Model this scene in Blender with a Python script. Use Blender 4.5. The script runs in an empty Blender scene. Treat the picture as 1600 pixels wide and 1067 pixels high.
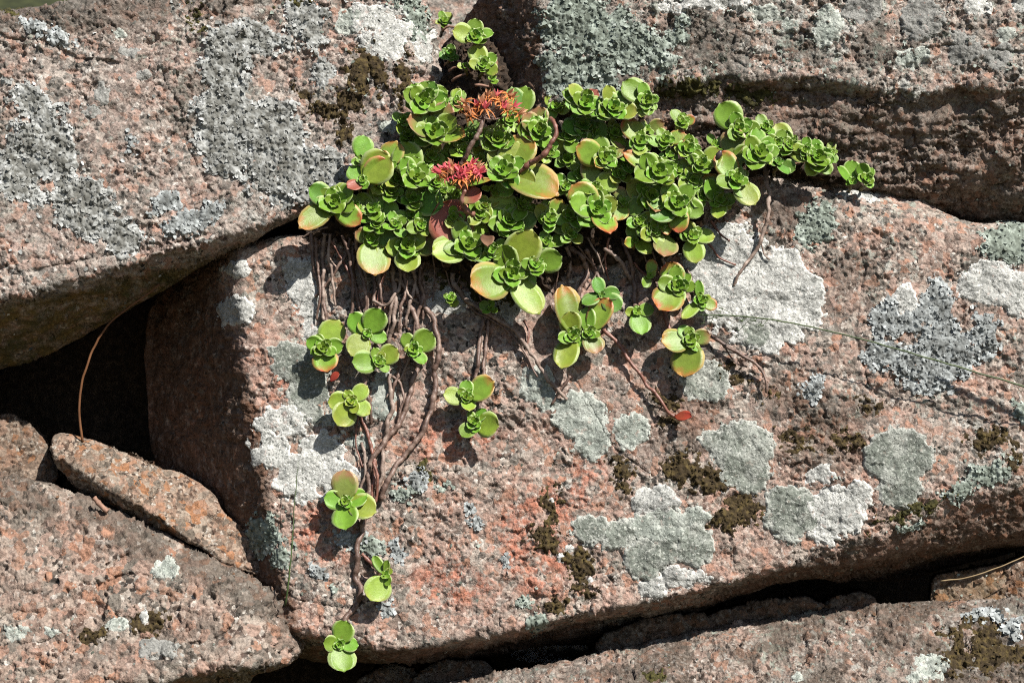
import bpy, math, random, re
import numpy as np
from mathutils import Vector, Matrix

# ---------------------------------------------------------------- camera, light, exposure
S = 0.0005            # metres per unit of the layout (half a millimetre)
DC = 3000.0           # camera distance in layout units (1.5 m)
scene = bpy.context.scene
COL = scene.collection
cam_data = bpy.data.cameras.new("camera")
cam = bpy.data.objects.new("camera", cam_data)
COL.objects.link(cam)
cam.location = (0, -DC * S, 0)
cam.rotation_euler = (math.radians(90), 0, 0)
cam_data.sensor_width = 36.0
cam_data.lens = 36.0 * DC / 1600.0
cam_data.clip_start = 0.02
cam_data.clip_end = 400.0
cam_data.dof.use_dof = True
cam_data.dof.focus_distance = (DC + 10) * S
cam_data.dof.aperture_fstop = 9.0
scene.camera = cam

SUN_FROM = Vector((0.92, -1.0, 1.50)).normalized()   # direction towards the sun
world = bpy.data.worlds.new("World")
scene.world = world
world.use_nodes = True
wn = world.node_tree.nodes
wl = world.node_tree.links
for n in list(wn):
    wn.remove(n)
sky = wn.new("ShaderNodeTexSky")
sky.sky_type = 'NISHITA'
sky.sun_disc = False
sky.sun_elevation = math.asin(SUN_FROM.z)
sky.sun_rotation = math.atan2(SUN_FROM.x, SUN_FROM.y)
bg = wn.new("ShaderNodeBackground")
bg.inputs["Strength"].default_value = 0.05
wo = wn.new("ShaderNodeOutputWorld")
wl.new(sky.outputs[0], bg.inputs[0])
wl.new(bg.outputs[0], wo.inputs[0])

sun_data = bpy.data.lights.new("sun", 'SUN')
sun_data.energy = 5.0
sun_data.angle = math.radians(0.53)
sun_data.color = (1.0, 0.95, 0.88)
sun = bpy.data.objects.new("sun", sun_data)
COL.objects.link(sun)
sun.location = SUN_FROM * 5
sun.rotation_euler = SUN_FROM.to_track_quat('Z', 'Y').to_euler()

scene.view_settings.view_transform = 'Standard'
scene.view_settings.look = 'None'
scene.view_settings.exposure = 1.04
scene.view_settings.gamma = 1.0
scene.view_settings.use_curve_mapping = False
scene.render.engine = 'CYCLES'
scene.cycles.use_denoising = False
scene.cycles.max_bounces = 6
scene.cycles.diffuse_bounces = 1
scene.cycles.filter_width = 1.1
scene.render.filter_size = 1.1

RNG = np.random.default_rng(11)
rnd = random.Random(5)

# ---------------------------------------------------------------- noise in numpy
_perm = np.random.default_rng(3).permutation(256)
_perm = np.concatenate([_perm, _perm]).astype(np.int32)
_g = np.random.default_rng(4).normal(size=(256, 3))
_g = (_g / np.linalg.norm(_g, axis=1, keepdims=True)).astype(np.float32)
_fp = np.random.default_rng(6).random((256, 4)).astype(np.float32)


def _hash(i, j, k):
    return _perm[(_perm[(_perm[i & 255] + j) & 255] + k) & 255]


def gnoise(P, seed=0):
    P = np.asarray(P, np.float32) + np.float32(seed * 17.31)
    I = np.floor(P).astype(np.int32)
    F = P - I
    U = F * F * F * (F * (F * 6 - 15) + 10)
    out = 0
    for a in (0, 1):
        for b in (0, 1):
            for c in (0, 1):
                h = _hash(I[:, 0] + a, I[:, 1] + b, I[:, 2] + c)
                g = _g[h]
                d = g[:, 0] * (F[:, 0] - a) + g[:, 1] * (F[:, 1] - b) + g[:, 2] * (F[:, 2] - c)
                w = (U[:, 0] if a else 1 - U[:, 0]) * (U[:, 1] if b else 1 - U[:, 1]) * (U[:, 2] if c else 1 - U[:, 2])
                out = out + d * w
    return out * 1.5


def fbm(P, octaves=4, seed=0, gain=0.5):
    P = np.asarray(P, np.float32)
    a, out = 1.0, 0
    for o in range(octaves):
        out = out + a * gnoise(P, seed + o * 3)
        P = P * 2.03
        a *= gain
    return out


def worley(P, seed=0):
    """F1, F2, vector from the nearest feature point, id of the cell"""
    P = np.asarray(P, np.float32) + np.float32(seed * 11.7)
    I = np.floor(P).astype(np.int32)
    F = P - I
    n = len(P)
    f1 = np.full(n, 9, np.float32)
    f2 = np.full(n, 9, np.float32)
    vec = np.zeros((n, 3), np.float32)
    cid = np.zeros(n, np.int32)
    for a in (-1, 0, 1):
        for b in (-1, 0, 1):
            for c in (-1, 0, 1):
                h = _hash(I[:, 0] + a, I[:, 1] + b, I[:, 2] + c)
                q = _fp[h, :3]
                v = F - q - np.array((a, b, c), np.float32)
                d = np.einsum('ij,ij->i', v, v)
                near = d < f1
                f2 = np.where(near, f1, np.minimum(f2, d))
                f1 = np.where(near, d, f1)
                vec[near] = v[near]
                cid[near] = h[near]
    return np.sqrt(f1), np.sqrt(f2), vec, cid


def sat(x):
    return np.clip(x, 0, 1)


def smooth(x, a, b):
    t = np.clip((x - a) / (b - a), 0, 1)
    return t * t * (3 - 2 * t)


# ---------------------------------------------------------------- layout helpers
def at(px, py, Y):
    """layout point -> world position in metres"""
    k = (DC + Y) / DC * S
    return np.stack([(np.asarray(px) - 800.0) * k, np.asarray(Y) * S + 0 * np.asarray(px), (533.5 - np.asarray(py)) * k], -1)


def plane(a, b, c):
    """Y = ux*px + uy*py + u0 through three points"""
    M = np.array([[a[0], a[1], 1], [b[0], b[1], 1], [c[0], c[1], 1]], float)
    s = np.linalg.solve(M, np.array([a[2], b[2], c[2]], float))
    return lambda x, y: s[0] * x + s[1] * y + s[2]


def smax(vals, k=8.0):
    m = np.maximum.reduce(vals)
    return m + k * np.log(sum(np.exp((v - m) / k) for v in vals))


def catmull(pts, closed=True, n=4):
    pts = np.asarray(pts, float)
    m = len(pts)
    out = []
    rng = range(m) if closed else range(m - 1)
    for i in rng:
        if closed:
            p0, p1, p2, p3 = pts[(i - 1) % m], pts[i], pts[(i + 1) % m], pts[(i + 2) % m]
        else:
            p0, p1, p2, p3 = pts[max(i - 1, 0)], pts[i], pts[i + 1], pts[min(i + 2, m - 1)]
        for j in range(n):
            t = j / n
            out.append(0.5 * (2 * p1 + (p2 - p0) * t + (2 * p0 - 5 * p1 + 4 * p2 - p3) * t * t + (3 * p1 - p0 - 3 * p2 + p3) * t ** 3))
    if not closed:
        out.append(pts[-1])
    return np.array(out)


def poly_sdf(X, Y, poly):
    """positive inside"""
    x, y = X.ravel().astype(np.float32), Y.ravel().astype(np.float32)
    d = np.full(x.shape, 1e12, np.float32)
    ins = np.zeros(x.shape, bool)
    m = len(poly)
    for i in range(m):
        ax, ay = poly[i]
        bx, by = poly[(i + 1) % m]
        ex, ey = bx - ax, by - ay
        L = ex * ex + ey * ey + 1e-9
        t = np.clip(((x - ax) * ex + (y - ay) * ey) / L, 0, 1)
        qx, qy = x - ax - t * ex, y - ay - t * ey
        d = np.minimum(d, qx * qx + qy * qy)
        if ay != by:
            c = ((ay > y) != (by > y)) & (x < (bx - ax) * (y - ay) / (by - ay) + ax)
            ins ^= c
    d = np.sqrt(d)
    return np.where(ins, d, -d).reshape(X.shape)


def axis(a, b, g, lo, hi):
    """spacing g between lo and hi, growing outside"""
    xs = [lo if a < lo else a]
    while xs[-1] < min(b, hi):
        xs.append(xs[-1] + g)
    st = g
    while xs[-1] < b:
        st = min(st * 1.25, 14)
        xs.append(xs[-1] + st)
    left = []
    if a < lo:
        x, st = lo, g
        while x > a:
            st = min(st * 1.25, 14)
            x -= st
            left.append(x)
    return np.array(left[::-1] + xs)


# ---------------------------------------------------------------- mesh and object helpers
def mesh_from(name, V, faces, mat=None, attrs=None, smooth_shade=True):
    """V (n,3) metres; faces (m,k) array or list of arrays with differing k"""
    me = bpy.data.meshes.new(name)
    V = np.ascontiguousarray(V, np.float32)
    fl = faces if isinstance(faces, list) else [faces]
    fl = [np.asarray(f, np.int32) for f in fl if len(f)]
    nl = sum(f.size for f in fl)
    nf = sum(len(f) for f in fl)
    me.vertices.add(len(V))
    me.vertices.foreach_set("co", V.ravel())
    me.loops.add(nl)
    me.loops.foreach_set("vertex_index", np.concatenate([f.ravel() for f in fl]))
    me.polygons.add(nf)
    tot = np.concatenate([np.full(len(f), f.shape[1], np.int32) for f in fl])
    st = np.concatenate([[0], np.cumsum(tot)[:-1]]).astype(np.int32)
    me.polygons.foreach_set("loop_start", st)
    me.polygons.foreach_set("use_smooth", np.full(nf, smooth_shade))
    me.update(calc_edges=True)
    for k, v in (attrs or {}).items():
        a = me.attributes.new(k, 'FLOAT', 'POINT')
        a.data.foreach_set("value", np.ascontiguousarray(v, np.float32))
    if mat is not None:
        me.materials.append(mat)
    return me


def link(name, data, parent=None, loc=None):
    o = bpy.data.objects.new(name, data)
    COL.objects.link(o)
    if parent is not None:
        o.parent = parent
    if loc is not None:
        o.location = loc
    return o


def tag(o, label=None, category=None, group=None, kind=None):
    for k, v in (("label", label), ("category", category), ("group", group), ("kind", kind)):
        if v:
            o[k] = v
    return o


# ---------------------------------------------------------------- node helpers
class NT:
    def __init__(self, mat):
        self.t = mat.node_tree
        self.n = self.t.nodes
        self.l = self.t.links

    def node(self, typ, **kw):
        n = self.n.new(typ)
        for k, v in kw.items():
            setattr(n, k, v)
        return n

    def put(self, sock, v):
        if hasattr(v, "is_output") or isinstance(v, bpy.types.NodeSocket):
            self.l.new(v, sock)
        else:
            if sock.type == 'RGBA' and len(v) == 3:
                v = (*v, 1)
            sock.default_value = v

    def math(self, op, a, b=0.0, clamp=False):
        n = self.node("ShaderNodeMath", operation=op, use_clamp=clamp)
        self.put(n.inputs[0], a)
        self.put(n.inputs[1], b)
        return n.outputs[0]

    def mix(self, f, a, b, mode='MIX'):
        n = self.node("ShaderNodeMix", data_type='RGBA', blend_type=mode)
        self.put(n.inputs[0], f)
        self.put(n.inputs[6], a)
        self.put(n.inputs[7], b)
        return n.outputs[2]

    def step(self, v, a, b):
        n = self.node("ShaderNodeMapRange", interpolation_type='SMOOTHSTEP')
        self.put(n.inputs[0], v)
        n.inputs[1].default_value = a
        n.inputs[2].default_value = b
        return n.outputs[0]

    def noise(self, co, scale, detail=3, rough=0.55, off=0.0, out=0):
        n = self.node("ShaderNodeTexNoise", noise_dimensions='4D')
        self.put(n.inputs['Vector'], co)
        n.inputs['W'].default_value = off
        n.inputs['Scale'].default_value = scale
        n.inputs['Detail'].default_value = detail
        n.inputs['Roughness'].default_value = rough
        return n.outputs[out]

    def voro(self, co, scale, feature='F1'):
        n = self.node("ShaderNodeTexVoronoi", feature=feature)
        self.put(n.inputs['Vector'], co)
        n.inputs['Scale'].default_value = scale
        return n

    def ramp(self, v, stops, interp='LINEAR'):
        n = self.node("ShaderNodeValToRGB")
        n.color_ramp.interpolation = interp
        el = n.color_ramp.elements
        while len(el) < len(stops):
            el.new(0.5)
        for e, (p, c) in zip(el, stops):
            e.position = p
            e.color = (*c, 1)
        self.put(n.inputs[0], v)
        return n.outputs[0]

    def attr(self, name):
        n = self.node("ShaderNodeAttribute", attribute_name=name)
        return n.outputs['Fac']

    def bump(self, h, strength, dist):
        n = self.node("ShaderNodeBump")
        n.inputs['Strength'].default_value = strength
        n.inputs['Distance'].default_value = dist
        self.put(n.inputs['Height'], h)
        return n.outputs[0]


def new_mat(name):
    m = bpy.data.materials.new(name)
    m.use_nodes = True
    nt = NT(m)
    for n in list(nt.n):
        nt.n.remove(n)
    out = nt.node("ShaderNodeOutputMaterial")
    b = nt.node("ShaderNodeBsdfPrincipled")
    nt.l.new(b.outputs[0], out.inputs[0])
    b.inputs['Roughness'].default_value = 0.9
    b.inputs['Specular IOR Level'].default_value = 0.25
    return m, nt, b, out


def coords(nt):
    """position of the point in layout units"""
    g = nt.node("ShaderNodeNewGeometry")
    v = nt.node("ShaderNodeVectorMath", operation='SCALE')
    nt.l.new(g.outputs['Position'], v.inputs[0])
    v.inputs['Scale'].default_value = 1.0 / S
    return v.outputs[0]


# ---------------------------------------------------------------- materials
def granite(name, pink=0.5, grey=0.5, dirt=0.4, lich=0.4, bright=1.0, seed=0.0, satur=.85, grain=1.0, hue=.508):
    m, nt, b, out = new_mat(name)
    co = coords(nt)
    # wobble the coordinates so crystals are irregular
    wob = nt.node("ShaderNodeVectorMath", operation='MULTIPLY_ADD')
    nt.l.new(nt.noise(co, 0.16, 2, off=seed, out=1), wob.inputs[0])
    wob.inputs[1].default_value = (7, 7, 7)
    nt.l.new(co, wob.inputs[2])
    big = nt.voro(wob.outputs[0], 0.085 * grain)
    small = nt.voro(wob.outputs[0], 0.19 * grain)
    sepb = nt.node("ShaderNodeSeparateColor")
    nt.l.new(big.outputs['Color'], sepb.inputs[0])
    seps = nt.node("ShaderNodeSeparateColor")
    nt.l.new(small.outputs['Color'], seps.inputs[0])
    B = bright
    B *= .74
    def c(r, g, bl):
        return (r * B, g * B, bl * B)
    stops = [(0.0, c(.030, .026, .023)), (0.14, c(.11, .095, .08)), (0.28, c(.20, .165, .14)),
             (0.44, c(.29, .215, .175)), (0.62, c(.35, .27, .225)), (0.80, c(.43, .37, .32)), (0.93, c(.56, .52, .47))]
    cs = nt.ramp(seps.outputs[0], stops, 'CONSTANT')
    cb = nt.ramp(sepb.outputs[0], [(0.0, c(.36, .185, .125)), (0.25, c(.37, .255, .21)), (0.5, c(.40, .335, .285)), (0.72, c(.19, .165, .14)), (0.88, c(.36, .215, .165))], 'CONSTANT')
    base = nt.mix(nt.step(sepb.outputs[1], 0.45, 0.55), cs, cb)
    # large drifts of pink and grey
    dr = nt.noise(co, 0.012, 3, off=seed + 1.3)
    pk = nt.math('MULTIPLY', nt.step(dr, 0.42, 0.62), pink)
    base = nt.mix(pk, base, nt.mix(0.42, base, c(.44, .235, .18), 'MIX'))
    gy = nt.math('MULTIPLY', nt.step(nt.noise(co, 0.018, 4, off=seed + 7.7), 0.45, 0.62), grey)
    base = nt.mix(gy, base, nt.mix(0.6, base, c(.22, .21, .185)))
    # red algae drift
    red = nt.math('MULTIPLY', nt.attr('red'), nt.step(nt.noise(co, 0.06, 4, 0.65, off=seed + 2.2), 0.42, 0.6))
    base = nt.mix(nt.math('MULTIPLY', red, 0.75), base, c(.46, .135, .075))
    hs = nt.node('ShaderNodeHueSaturation')
    hs.inputs['Saturation'].default_value = satur
    hs.inputs['Hue'].default_value = hue
    nt.put(hs.inputs['Color'], base)
    base = hs.outputs[0]
    # pale powdery lichen specks
    n1 = nt.noise(co, 0.075, 4, 0.62, off=seed + 3.1)
    n2 = nt.noise(co, 0.014, 2, 0.5, off=seed + 4.4)
    lm = nt.step(nt.math('ADD', n1, nt.math('MULTIPLY', n2, 0.35)), 0.72, 0.80)
    lm = nt.math('MULTIPLY', lm, nt.math('ADD', nt.attr('pale'), lich, clamp=True))
    base = nt.mix(lm, base, nt.mix(nt.step(nt.noise(co, 0.02, 2, off=9.1), 0.45, 0.6), c(.30, .33, .28), c(.48, .47, .43)))
    # dark biofilm
    d1 = nt.noise(co, 0.05, 5, 0.7, off=seed + 5.9)
    dm = nt.math('ADD', nt.math('MULTIPLY', d1, 1.0), nt.math('SUBTRACT', nt.math('MULTIPLY', nt.attr('grime'), 0.55), 0.25))
    dm = nt.step(dm, 0.34, 0.62)
    dm = nt.math('MULTIPLY', dm, nt.math('ADD', nt.attr('grime'), dirt * 0.5, clamp=True))
    base = nt.mix(dm, base, nt.mix(0.35, (.048, .041, .032), base))
    # olive stain, and a brown tint that also paints shade onto sides and undersides
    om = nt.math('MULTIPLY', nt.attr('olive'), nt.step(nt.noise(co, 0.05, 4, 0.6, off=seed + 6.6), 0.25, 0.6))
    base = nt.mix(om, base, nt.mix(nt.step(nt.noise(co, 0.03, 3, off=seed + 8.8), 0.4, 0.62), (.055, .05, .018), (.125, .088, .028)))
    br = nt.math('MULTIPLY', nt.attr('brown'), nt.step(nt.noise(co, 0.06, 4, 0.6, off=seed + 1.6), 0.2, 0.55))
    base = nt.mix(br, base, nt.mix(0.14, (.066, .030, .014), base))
    mot = nt.math('ADD', nt.math('MULTIPLY', nt.step(nt.noise(co, 0.22, 4, 0.7, off=seed + 9.9), .30, .68), .75), .55)
    base = nt.mix(1.0, base, mot, 'MULTIPLY')
    dk = nt.step(nt.noise(co, 0.30, 3, 0.7, off=seed + 12.5), .60, .68)
    base = nt.mix(nt.math('MULTIPLY', dk, .85), base, (.028, .024, .02))
    wk = nt.step(nt.noise(co, 0.26, 3, 0.7, off=seed + 15.5), .63, .69)
    base = nt.mix(nt.math('MULTIPLY', nt.math('MULTIPLY', wk, nt.math('SUBTRACT', 1.0, nt.attr('brown'), clamp=True)), .7), base, c(.56, .53, .49))
    nt.l.new(base, b.inputs['Base Color'])
    # fine relief
    h = nt.math('ADD', nt.math('MULTIPLY', small.outputs['Distance'], -0.5), nt.math('MULTIPLY', nt.noise(co, 0.5, 3, 0.6), 0.9))
    nt.l.new(nt.bump(h, 0.9, 2.2 * S), b.inputs['Normal'])
    rg = nt.ramp(seps.outputs[1], [(0, (.9,) * 3), (0.85, (.85,) * 3), (0.93, (.4,) * 3)], 'CONSTANT')
    nt.l.new(rg, b.inputs['Roughness'])
    return m


def crust(name, c_in, c_rim, c_dark=(.07, .08, .07), fleck=(.45, .25, .2), speck=0.5, show=0.3):
    """crustose lichen; vertex attribute edge = distance from the margin"""
    m, nt, b, out = new_mat(name)
    co = coords(nt)
    e = nt.attr('edge')
    oi = nt.node("ShaderNodeObjectInfo")
    n = nt.noise(co, 0.05, 4, 0.6)
    base = nt.mix(nt.step(n, 0.38, 0.62), c_in, tuple(0.68 * v for v in c_in))
    wht = nt.step(nt.noise(co, 0.03, 3, 0.5, off=4.2), 0.47, 0.62)
    base = nt.mix(nt.math('MULTIPLY', wht, 0.6), base, c_rim)
    base = nt.mix(nt.step(nt.math('ADD', e, nt.math('MULTIPLY', n, 4.0)), 9.0, 4.0), base, c_rim)
    v = nt.voro(co, 0.21)
    sp = nt.node("ShaderNodeSeparateColor")
    nt.l.new(v.outputs['Color'], sp.inputs[0])
    dots = nt.math('MULTIPLY', nt.step(v.outputs['Distance'], 0.42, 0.22), nt.math('GREATER_THAN', sp.outputs[0], 1 - 0.7 * speck))
    dots = nt.math('MULTIPLY', dots, nt.step(nt.noise(co, 0.035, 3, 0.5, off=1.2), 0.38, 0.56))
    base = nt.mix(nt.math('MULTIPLY', dots, 0.85), base, c_dark)
    wf = nt.step(nt.noise(co, 0.2, 4, 0.7, off=5.5), .54, .60)
    base = nt.mix(nt.math('MULTIPLY', wf, .7), base, tuple(min(.75, v * 1.25) for v in c_rim))
    df = nt.step(nt.noise(co, 0.26, 4, 0.7, off=8.5), .56, .62)
    base = nt.mix(nt.math('MULTIPLY', df, .8), base, tuple(v * .35 for v in c_in))
    f = nt.step(nt.noise(co, 0.09, 4, 0.65, off=7.0), 0.60, 0.66)
    base = nt.mix(nt.math('MULTIPLY', f, show), base, fleck)
    ck = nt.voro(co, 0.13, 'DISTANCE_TO_EDGE')
    base = nt.mix(nt.math('MULTIPLY', nt.step(ck.outputs['Distance'], 0.06, 0.02), 0.3), base, (.12, .12, .11))
    vary = nt.math('ADD', nt.math('MULTIPLY', oi.outputs['Random'], 0.2), 0.9)
    base = nt.mix(1.0, base, vary, 'MULTIPLY')
    nt.l.new(base, b.inputs['Base Color'])
    h = nt.math('ADD', nt.math('MULTIPLY', nt.step(ck.outputs['Distance'], 0.0, 0.25), .25), nt.math('MULTIPLY', nt.noise(co, 0.28, 4, 0.7), 2.0))
    nt.l.new(nt.bump(h, 0.9, 1.8 * S), b.inputs['Normal'])
    return m


def simple(name, stops, scale=0.1, rough=0.9, spec=0.25, bump=0.5, dist=1.0, detail=4, bscale=0.4):
    m, nt, b, out = new_mat(name)
    co = coords(nt)
    nt.l.new(nt.ramp(nt.noise(co, scale, detail, 0.6), stops), b.inputs['Base Color'])
    b.inputs['Roughness'].default_value = rough
    b.inputs['Specular IOR Level'].default_value = spec
    if bump:
        nt.l.new(nt.bump(nt.noise(co, bscale, 3, 0.6, off=3), bump, dist * S), b.inputs['Normal'])
    return m


def lobe_mat(name, cols, under=None):
    """foliose lichen lobes; attribute shade = random value of each lobe"""
    m, nt, b, out = new_mat(name)
    co = coords(nt)
    s = nt.attr('shade')
    base = nt.ramp(s, cols)
    base = nt.mix(nt.step(nt.noise(co, 0.06, 3, 0.6), 0.42, 0.62), base, nt.mix(0.55, base, cols[0][1]))
    nt.l.new(base, b.inputs['Base Color'])
    nt.l.new(nt.bump(nt.noise(co, 0.5, 3, 0.6), 0.5, 1.0 * S), b.inputs['Normal'])
    return m


M = {}
M['rock_a'] = granite('granite_grey_pink', pink=.55, grey=.55, dirt=.55, lich=.25, bright=.92, seed=0, satur=.82, hue=.505)
M['rock_b'] = granite('granite_salmon', pink=.9, grey=.4, dirt=.5, lich=.25, bright=.96, seed=20, satur=.93, hue=.505)
M['rock_c'] = granite('granite_weathered', pink=.35, grey=1.0, dirt=.9, lich=.5, bright=.9, seed=40, satur=.85, grain=1.15)
M['rock_d'] = granite('granite_coarse', pink=.6, grey=.5, dirt=.5, lich=.15, bright=.92, seed=60, satur=1.0, grain=.72, hue=.506)
M['rock_e'] = granite('granite_brown', pink=.5, grey=.3, dirt=.4, lich=.0, bright=.95, seed=80, satur=1.15, hue=.512)
M['crust_white'] = crust('lichen_white', (.335, .34, .32), (.455, .455, .43), speck=.75, show=.25)
M['crust_grey'] = crust('lichen_grey_green', (.160, .178, .152), (.33, .34, .31), speck=.95, show=.12)
M['crust_mint'] = crust('lichen_mint', (.225, .25, .22), (.35, .37, .335), speck=.5, show=.2)
M['crust_smoke'] = crust('lichen_smoke', (.17, .168, .155), (.23, .23, .215), speck=.6, show=.3)
M['foliose'] = lobe_mat('lichen_leafy', [(0, (.045, .044, .036)), (.3, (.15, .152, .14)), (.65, (.27, .278, .268)), (1, (.42, .432, .425))])
M['foliose_blue'] = lobe_mat('lichen_leafy_blue', [(0, (.05, .052, .048)), (.3, (.145, .155, .152)), (.65, (.26, .28, .28)), (1, (.385, .41, .41))])
M['foliose_green'] = lobe_mat('lichen_leafy_green', [(0, (.04, .047, .036)), (.3, (.12, .14, .116)), (.65, (.215, .25, .215)), (1, (.335, .37, .335))])
M['moss'] = simple('moss_dark', [(.3, (.014, .009, .004)), (.5, (.034, .023, .009)), (.66, (.080, .058, .019))], .12, bump=.9, dist=2.5, bscale=.3)
M['moss_green'] = simple('moss_green', [(.3, (.014, .013, .004)), (.5, (.034, .031, .008)), (.68, (.085, .075, .02))], .12, bump=.9, dist=2.5, bscale=.3)
M['soil'] = simple('soil_dark', [(.3, (.010, .007, .005)), (.5, (.03, .02, .013)), (.7, (.075, .05, .033))], .09, bump=.9, dist=3)
M['ground'] = simple('meadow_ground', [(.3, (.035, .032, .012)), (.5, (.06, .05, .02)), (.7, (.085, .07, .03))], .004, bump=.3)
M['bank'] = simple('bank_turf', [(.3, (.008, .009, .003)), (.5, (.02, .024, .007)), (.7, (.045, .05, .015))], .02, bump=.6)

# ---------------------------------------------------------------- rocks
GRID = 1.7
SURF = []      # records of every rock for placing things on it


class Rock:
    pass


def blob_mask(px, py, blobs):
    """signed distance-like field (layout units) of a union of ellipses (cx, cy, rx, ry, degrees)"""
    m = np.full(px.shape, -1e6, np.float32)
    for bl in blobs:
        cx, cy, rx, ry = bl[:4]
        a = math.radians(bl[4]) if len(bl) > 4 else 0.0
        dx, dy = px - cx, -(py - cy)
        u = (dx * math.cos(a) + dy * math.sin(a)) / rx
        v = (-dx * math.sin(a) + dy * math.cos(a)) / ry
        m = np.maximum(m, (1 - np.sqrt(u * u + v * v)) * min(rx, ry))
    return m


def make_rock(name, poly, depth, R, mat, back, label=None, category='boulder', seed=0, amp=(7, 2.6, 1.5, .7),
              edge=3.0, paint=None, g=None, kind=None, smooth_n=4, rr=None):
    g = g or GRID
    poly = catmull(poly, True, smooth_n)
    x0, y0 = poly.min(0) - 6
    x1, y1 = poly.max(0) + 6
    xs = axis(x0, x1, g, -25, 1625)
    ys = axis(y0, y1, g, -25, 1092)
    X, Yp = np.meshgrid(xs, ys)
    sh = X.shape
    d = poly_sdf(X, Yp, poly)
    q = np.stack([X.ravel() / 40, Yp.ravel() / 40, np.full(X.size, seed * 3.1)], -1)
    d = d + (edge * fbm(q, 3, seed)).reshape(sh)
    Yd = depth(X, Yp)
    Rr = R if rr is None else rr(X, Yp)
    t = np.clip(1 - d / Rr, 0, 1)
    Yd = Yd + Rr * (1 - np.sqrt(np.maximum(1 - t * t, 0))) * 0.9
    Yd = np.minimum(Yd, back)
    wall = np.clip(-d / (.95 * g), 0, 1)
    Yd = Yd + wall * (back - Yd)
    valid = d > -1.95 * g
    # wall vertices stand right behind the outline
    gy_, gx_ = np.gradient(d, ys, xs)
    gl = np.hypot(gx_, gy_) + 1e-6
    sh_ = np.clip(-d, 0, 12)
    X0, Y0p = X, Yp
    X, Yp = X + gx_ / gl * sh_, Yp + gy_ / gl * sh_
    k = (DC + Yd) / DC
    P = np.stack([(X - 800) * k, Yd, (533.5 - Yp) * k], -1).astype(np.float32)
    # normals of the smooth body
    def normals(P):
        dx = np.zeros_like(P)
        dy = np.zeros_like(P)
        dx[:, 1:-1] = P[:, 2:] - P[:, :-2]
        dx[:, 0] = P[:, 1] - P[:, 0]
        dx[:, -1] = P[:, -1] - P[:, -2]
        dy[1:-1] = P[2:] - P[:-2]
        dy[0] = P[1] - P[0]
        dy[-1] = P[-1] - P[-2]
        N = np.cross(dx, dy)
        return N / (np.linalg.norm(N, axis=-1, keepdims=True) + 1e-9)
    N = normals(P)
    N[N[..., 1] > 0] *= -1
    Pf = P.reshape(-1, 3)
    vi = valid.ravel()
    # spread the mask a little so that borders get relief too
    h = np.zeros(len(Pf), np.float32)
    Q = Pf[vi]
    a1, a2, a3, a4 = amp[0], amp[1] * 1.7, amp[2] * 1.7, amp[3] * 1.7
    rough = .35 + .9 * smooth(fbm(Q / 70, 3, seed + 31), -.5, .5)
    hh = a1 * fbm(Q / 150, 3, seed + 1) + a2 * fbm(Q / 38, 3, seed + 2, .55)
    rid = 1 - np.abs(gnoise(Q / 60 * np.array((1, 1, 1.6), np.float32), seed + 5))
    hh += a2 * 0.8 * rid
    hb = hh.copy()
    hh = 0 * hh
    f1, f2, _, cid = worley(Q / 11, seed + 3)
    cell = _fp[cid, 3]
    hh += a3 * (0.55 - f1) * (0.5 + cell) + a3 * 0.5 * (cell - .5)
    f1, f2, _, cid = worley(Q / 5.2, seed + 4)
    hh += a4 * (0.5 - f1) + a4 * 0.8 * gnoise(Q / 3.6, seed + 6)
    pit = np.maximum(0, gnoise(Q / 16, seed + 8) - .38)
    hh -= pit * a3 * 5
    # angular crystal facets: every cell is a tilted plane
    for sc, am, sd in ((17.0, a3 * 1.15, 9), (8.0, a4 * 1.15, 10)):
        f1, f2, vec, cid = worley(Q / sc + .25 * np.stack([gnoise(Q / sc * 1.3, seed + 40 + i) for i in range(3)], -1), seed + sd)
        hh += am * (np.einsum('ij,ij->i', vec, (_fp[cid, :3] - .5) * 2.6) + (_fp[cid, 3] - .5) * .9 - .5 * smooth(f2 - f1, .12, 0))
    hh *= rough
    det = np.zeros(len(Pf), np.float32)
    det[vi] = hh * smooth(d.ravel()[vi], -1.5, 5)
    hh = (hh + hb) * smooth(d.ravel()[vi], -1.5, 5)
    h[vi] = hh
    P2 = (Pf + N.reshape(-1, 3) * h[:, None]).reshape(P.shape)
    r = Rock()
    r.name, r.xs, r.ys, r.X, r.Yp, r.sh, r.seed = name, xs, ys, X0, Y0p, sh, seed
    r.P, r.N, r.valid, r.d = P2, normals(P2), valid, d
    r.N[r.N[..., 1] > 0] *= -1
    r.N0 = N
    r.det = det.reshape(sh)
    # faces
    idx = np.arange(X.size).reshape(sh)
    fv = valid[:-1, :-1] & valid[1:, :-1] & valid[1:, 1:] & valid[:-1, 1:]
    F = np.stack([idx[:-1, :-1][fv], idx[1:, :-1][fv], idx[1:, 1:][fv], idx[:-1, 1:][fv]], -1)
    used = np.zeros(X.size, bool)
    used[F.ravel()] = True
    remap = np.cumsum(used) - 1
    F = remap[F]
    V = P2.reshape(-1, 3)[used]
    # close the body behind: border edges joined to a contracted ring, then to a point
    E = np.concatenate([F[:, [0, 1]], F[:, [1, 2]], F[:, [2, 3]], F[:, [3, 0]]])
    key = np.sort(E, 1)
    kk = key[:, 0].astype(np.int64) * len(V) + key[:, 1]
    u, inv, cnt = np.unique(kk, return_inverse=True, return_counts=True)
    B = E[cnt[inv] == 1]
    bv, binv = np.unique(B.ravel(), return_inverse=True)
    Bi = binv.reshape(-1, 2)
    cen = V[bv].mean(0)
    ring = V[bv].copy()
    ring[:, [0, 2]] = cen[[0, 2]] + (ring[:, [0, 2]] - cen[[0, 2]]) * 0.97
    ring[:, 1] = back + 25
    n0 = len(V)
    V = np.concatenate([V, ring, [[cen[0], back + 70, cen[2]]]])
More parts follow.
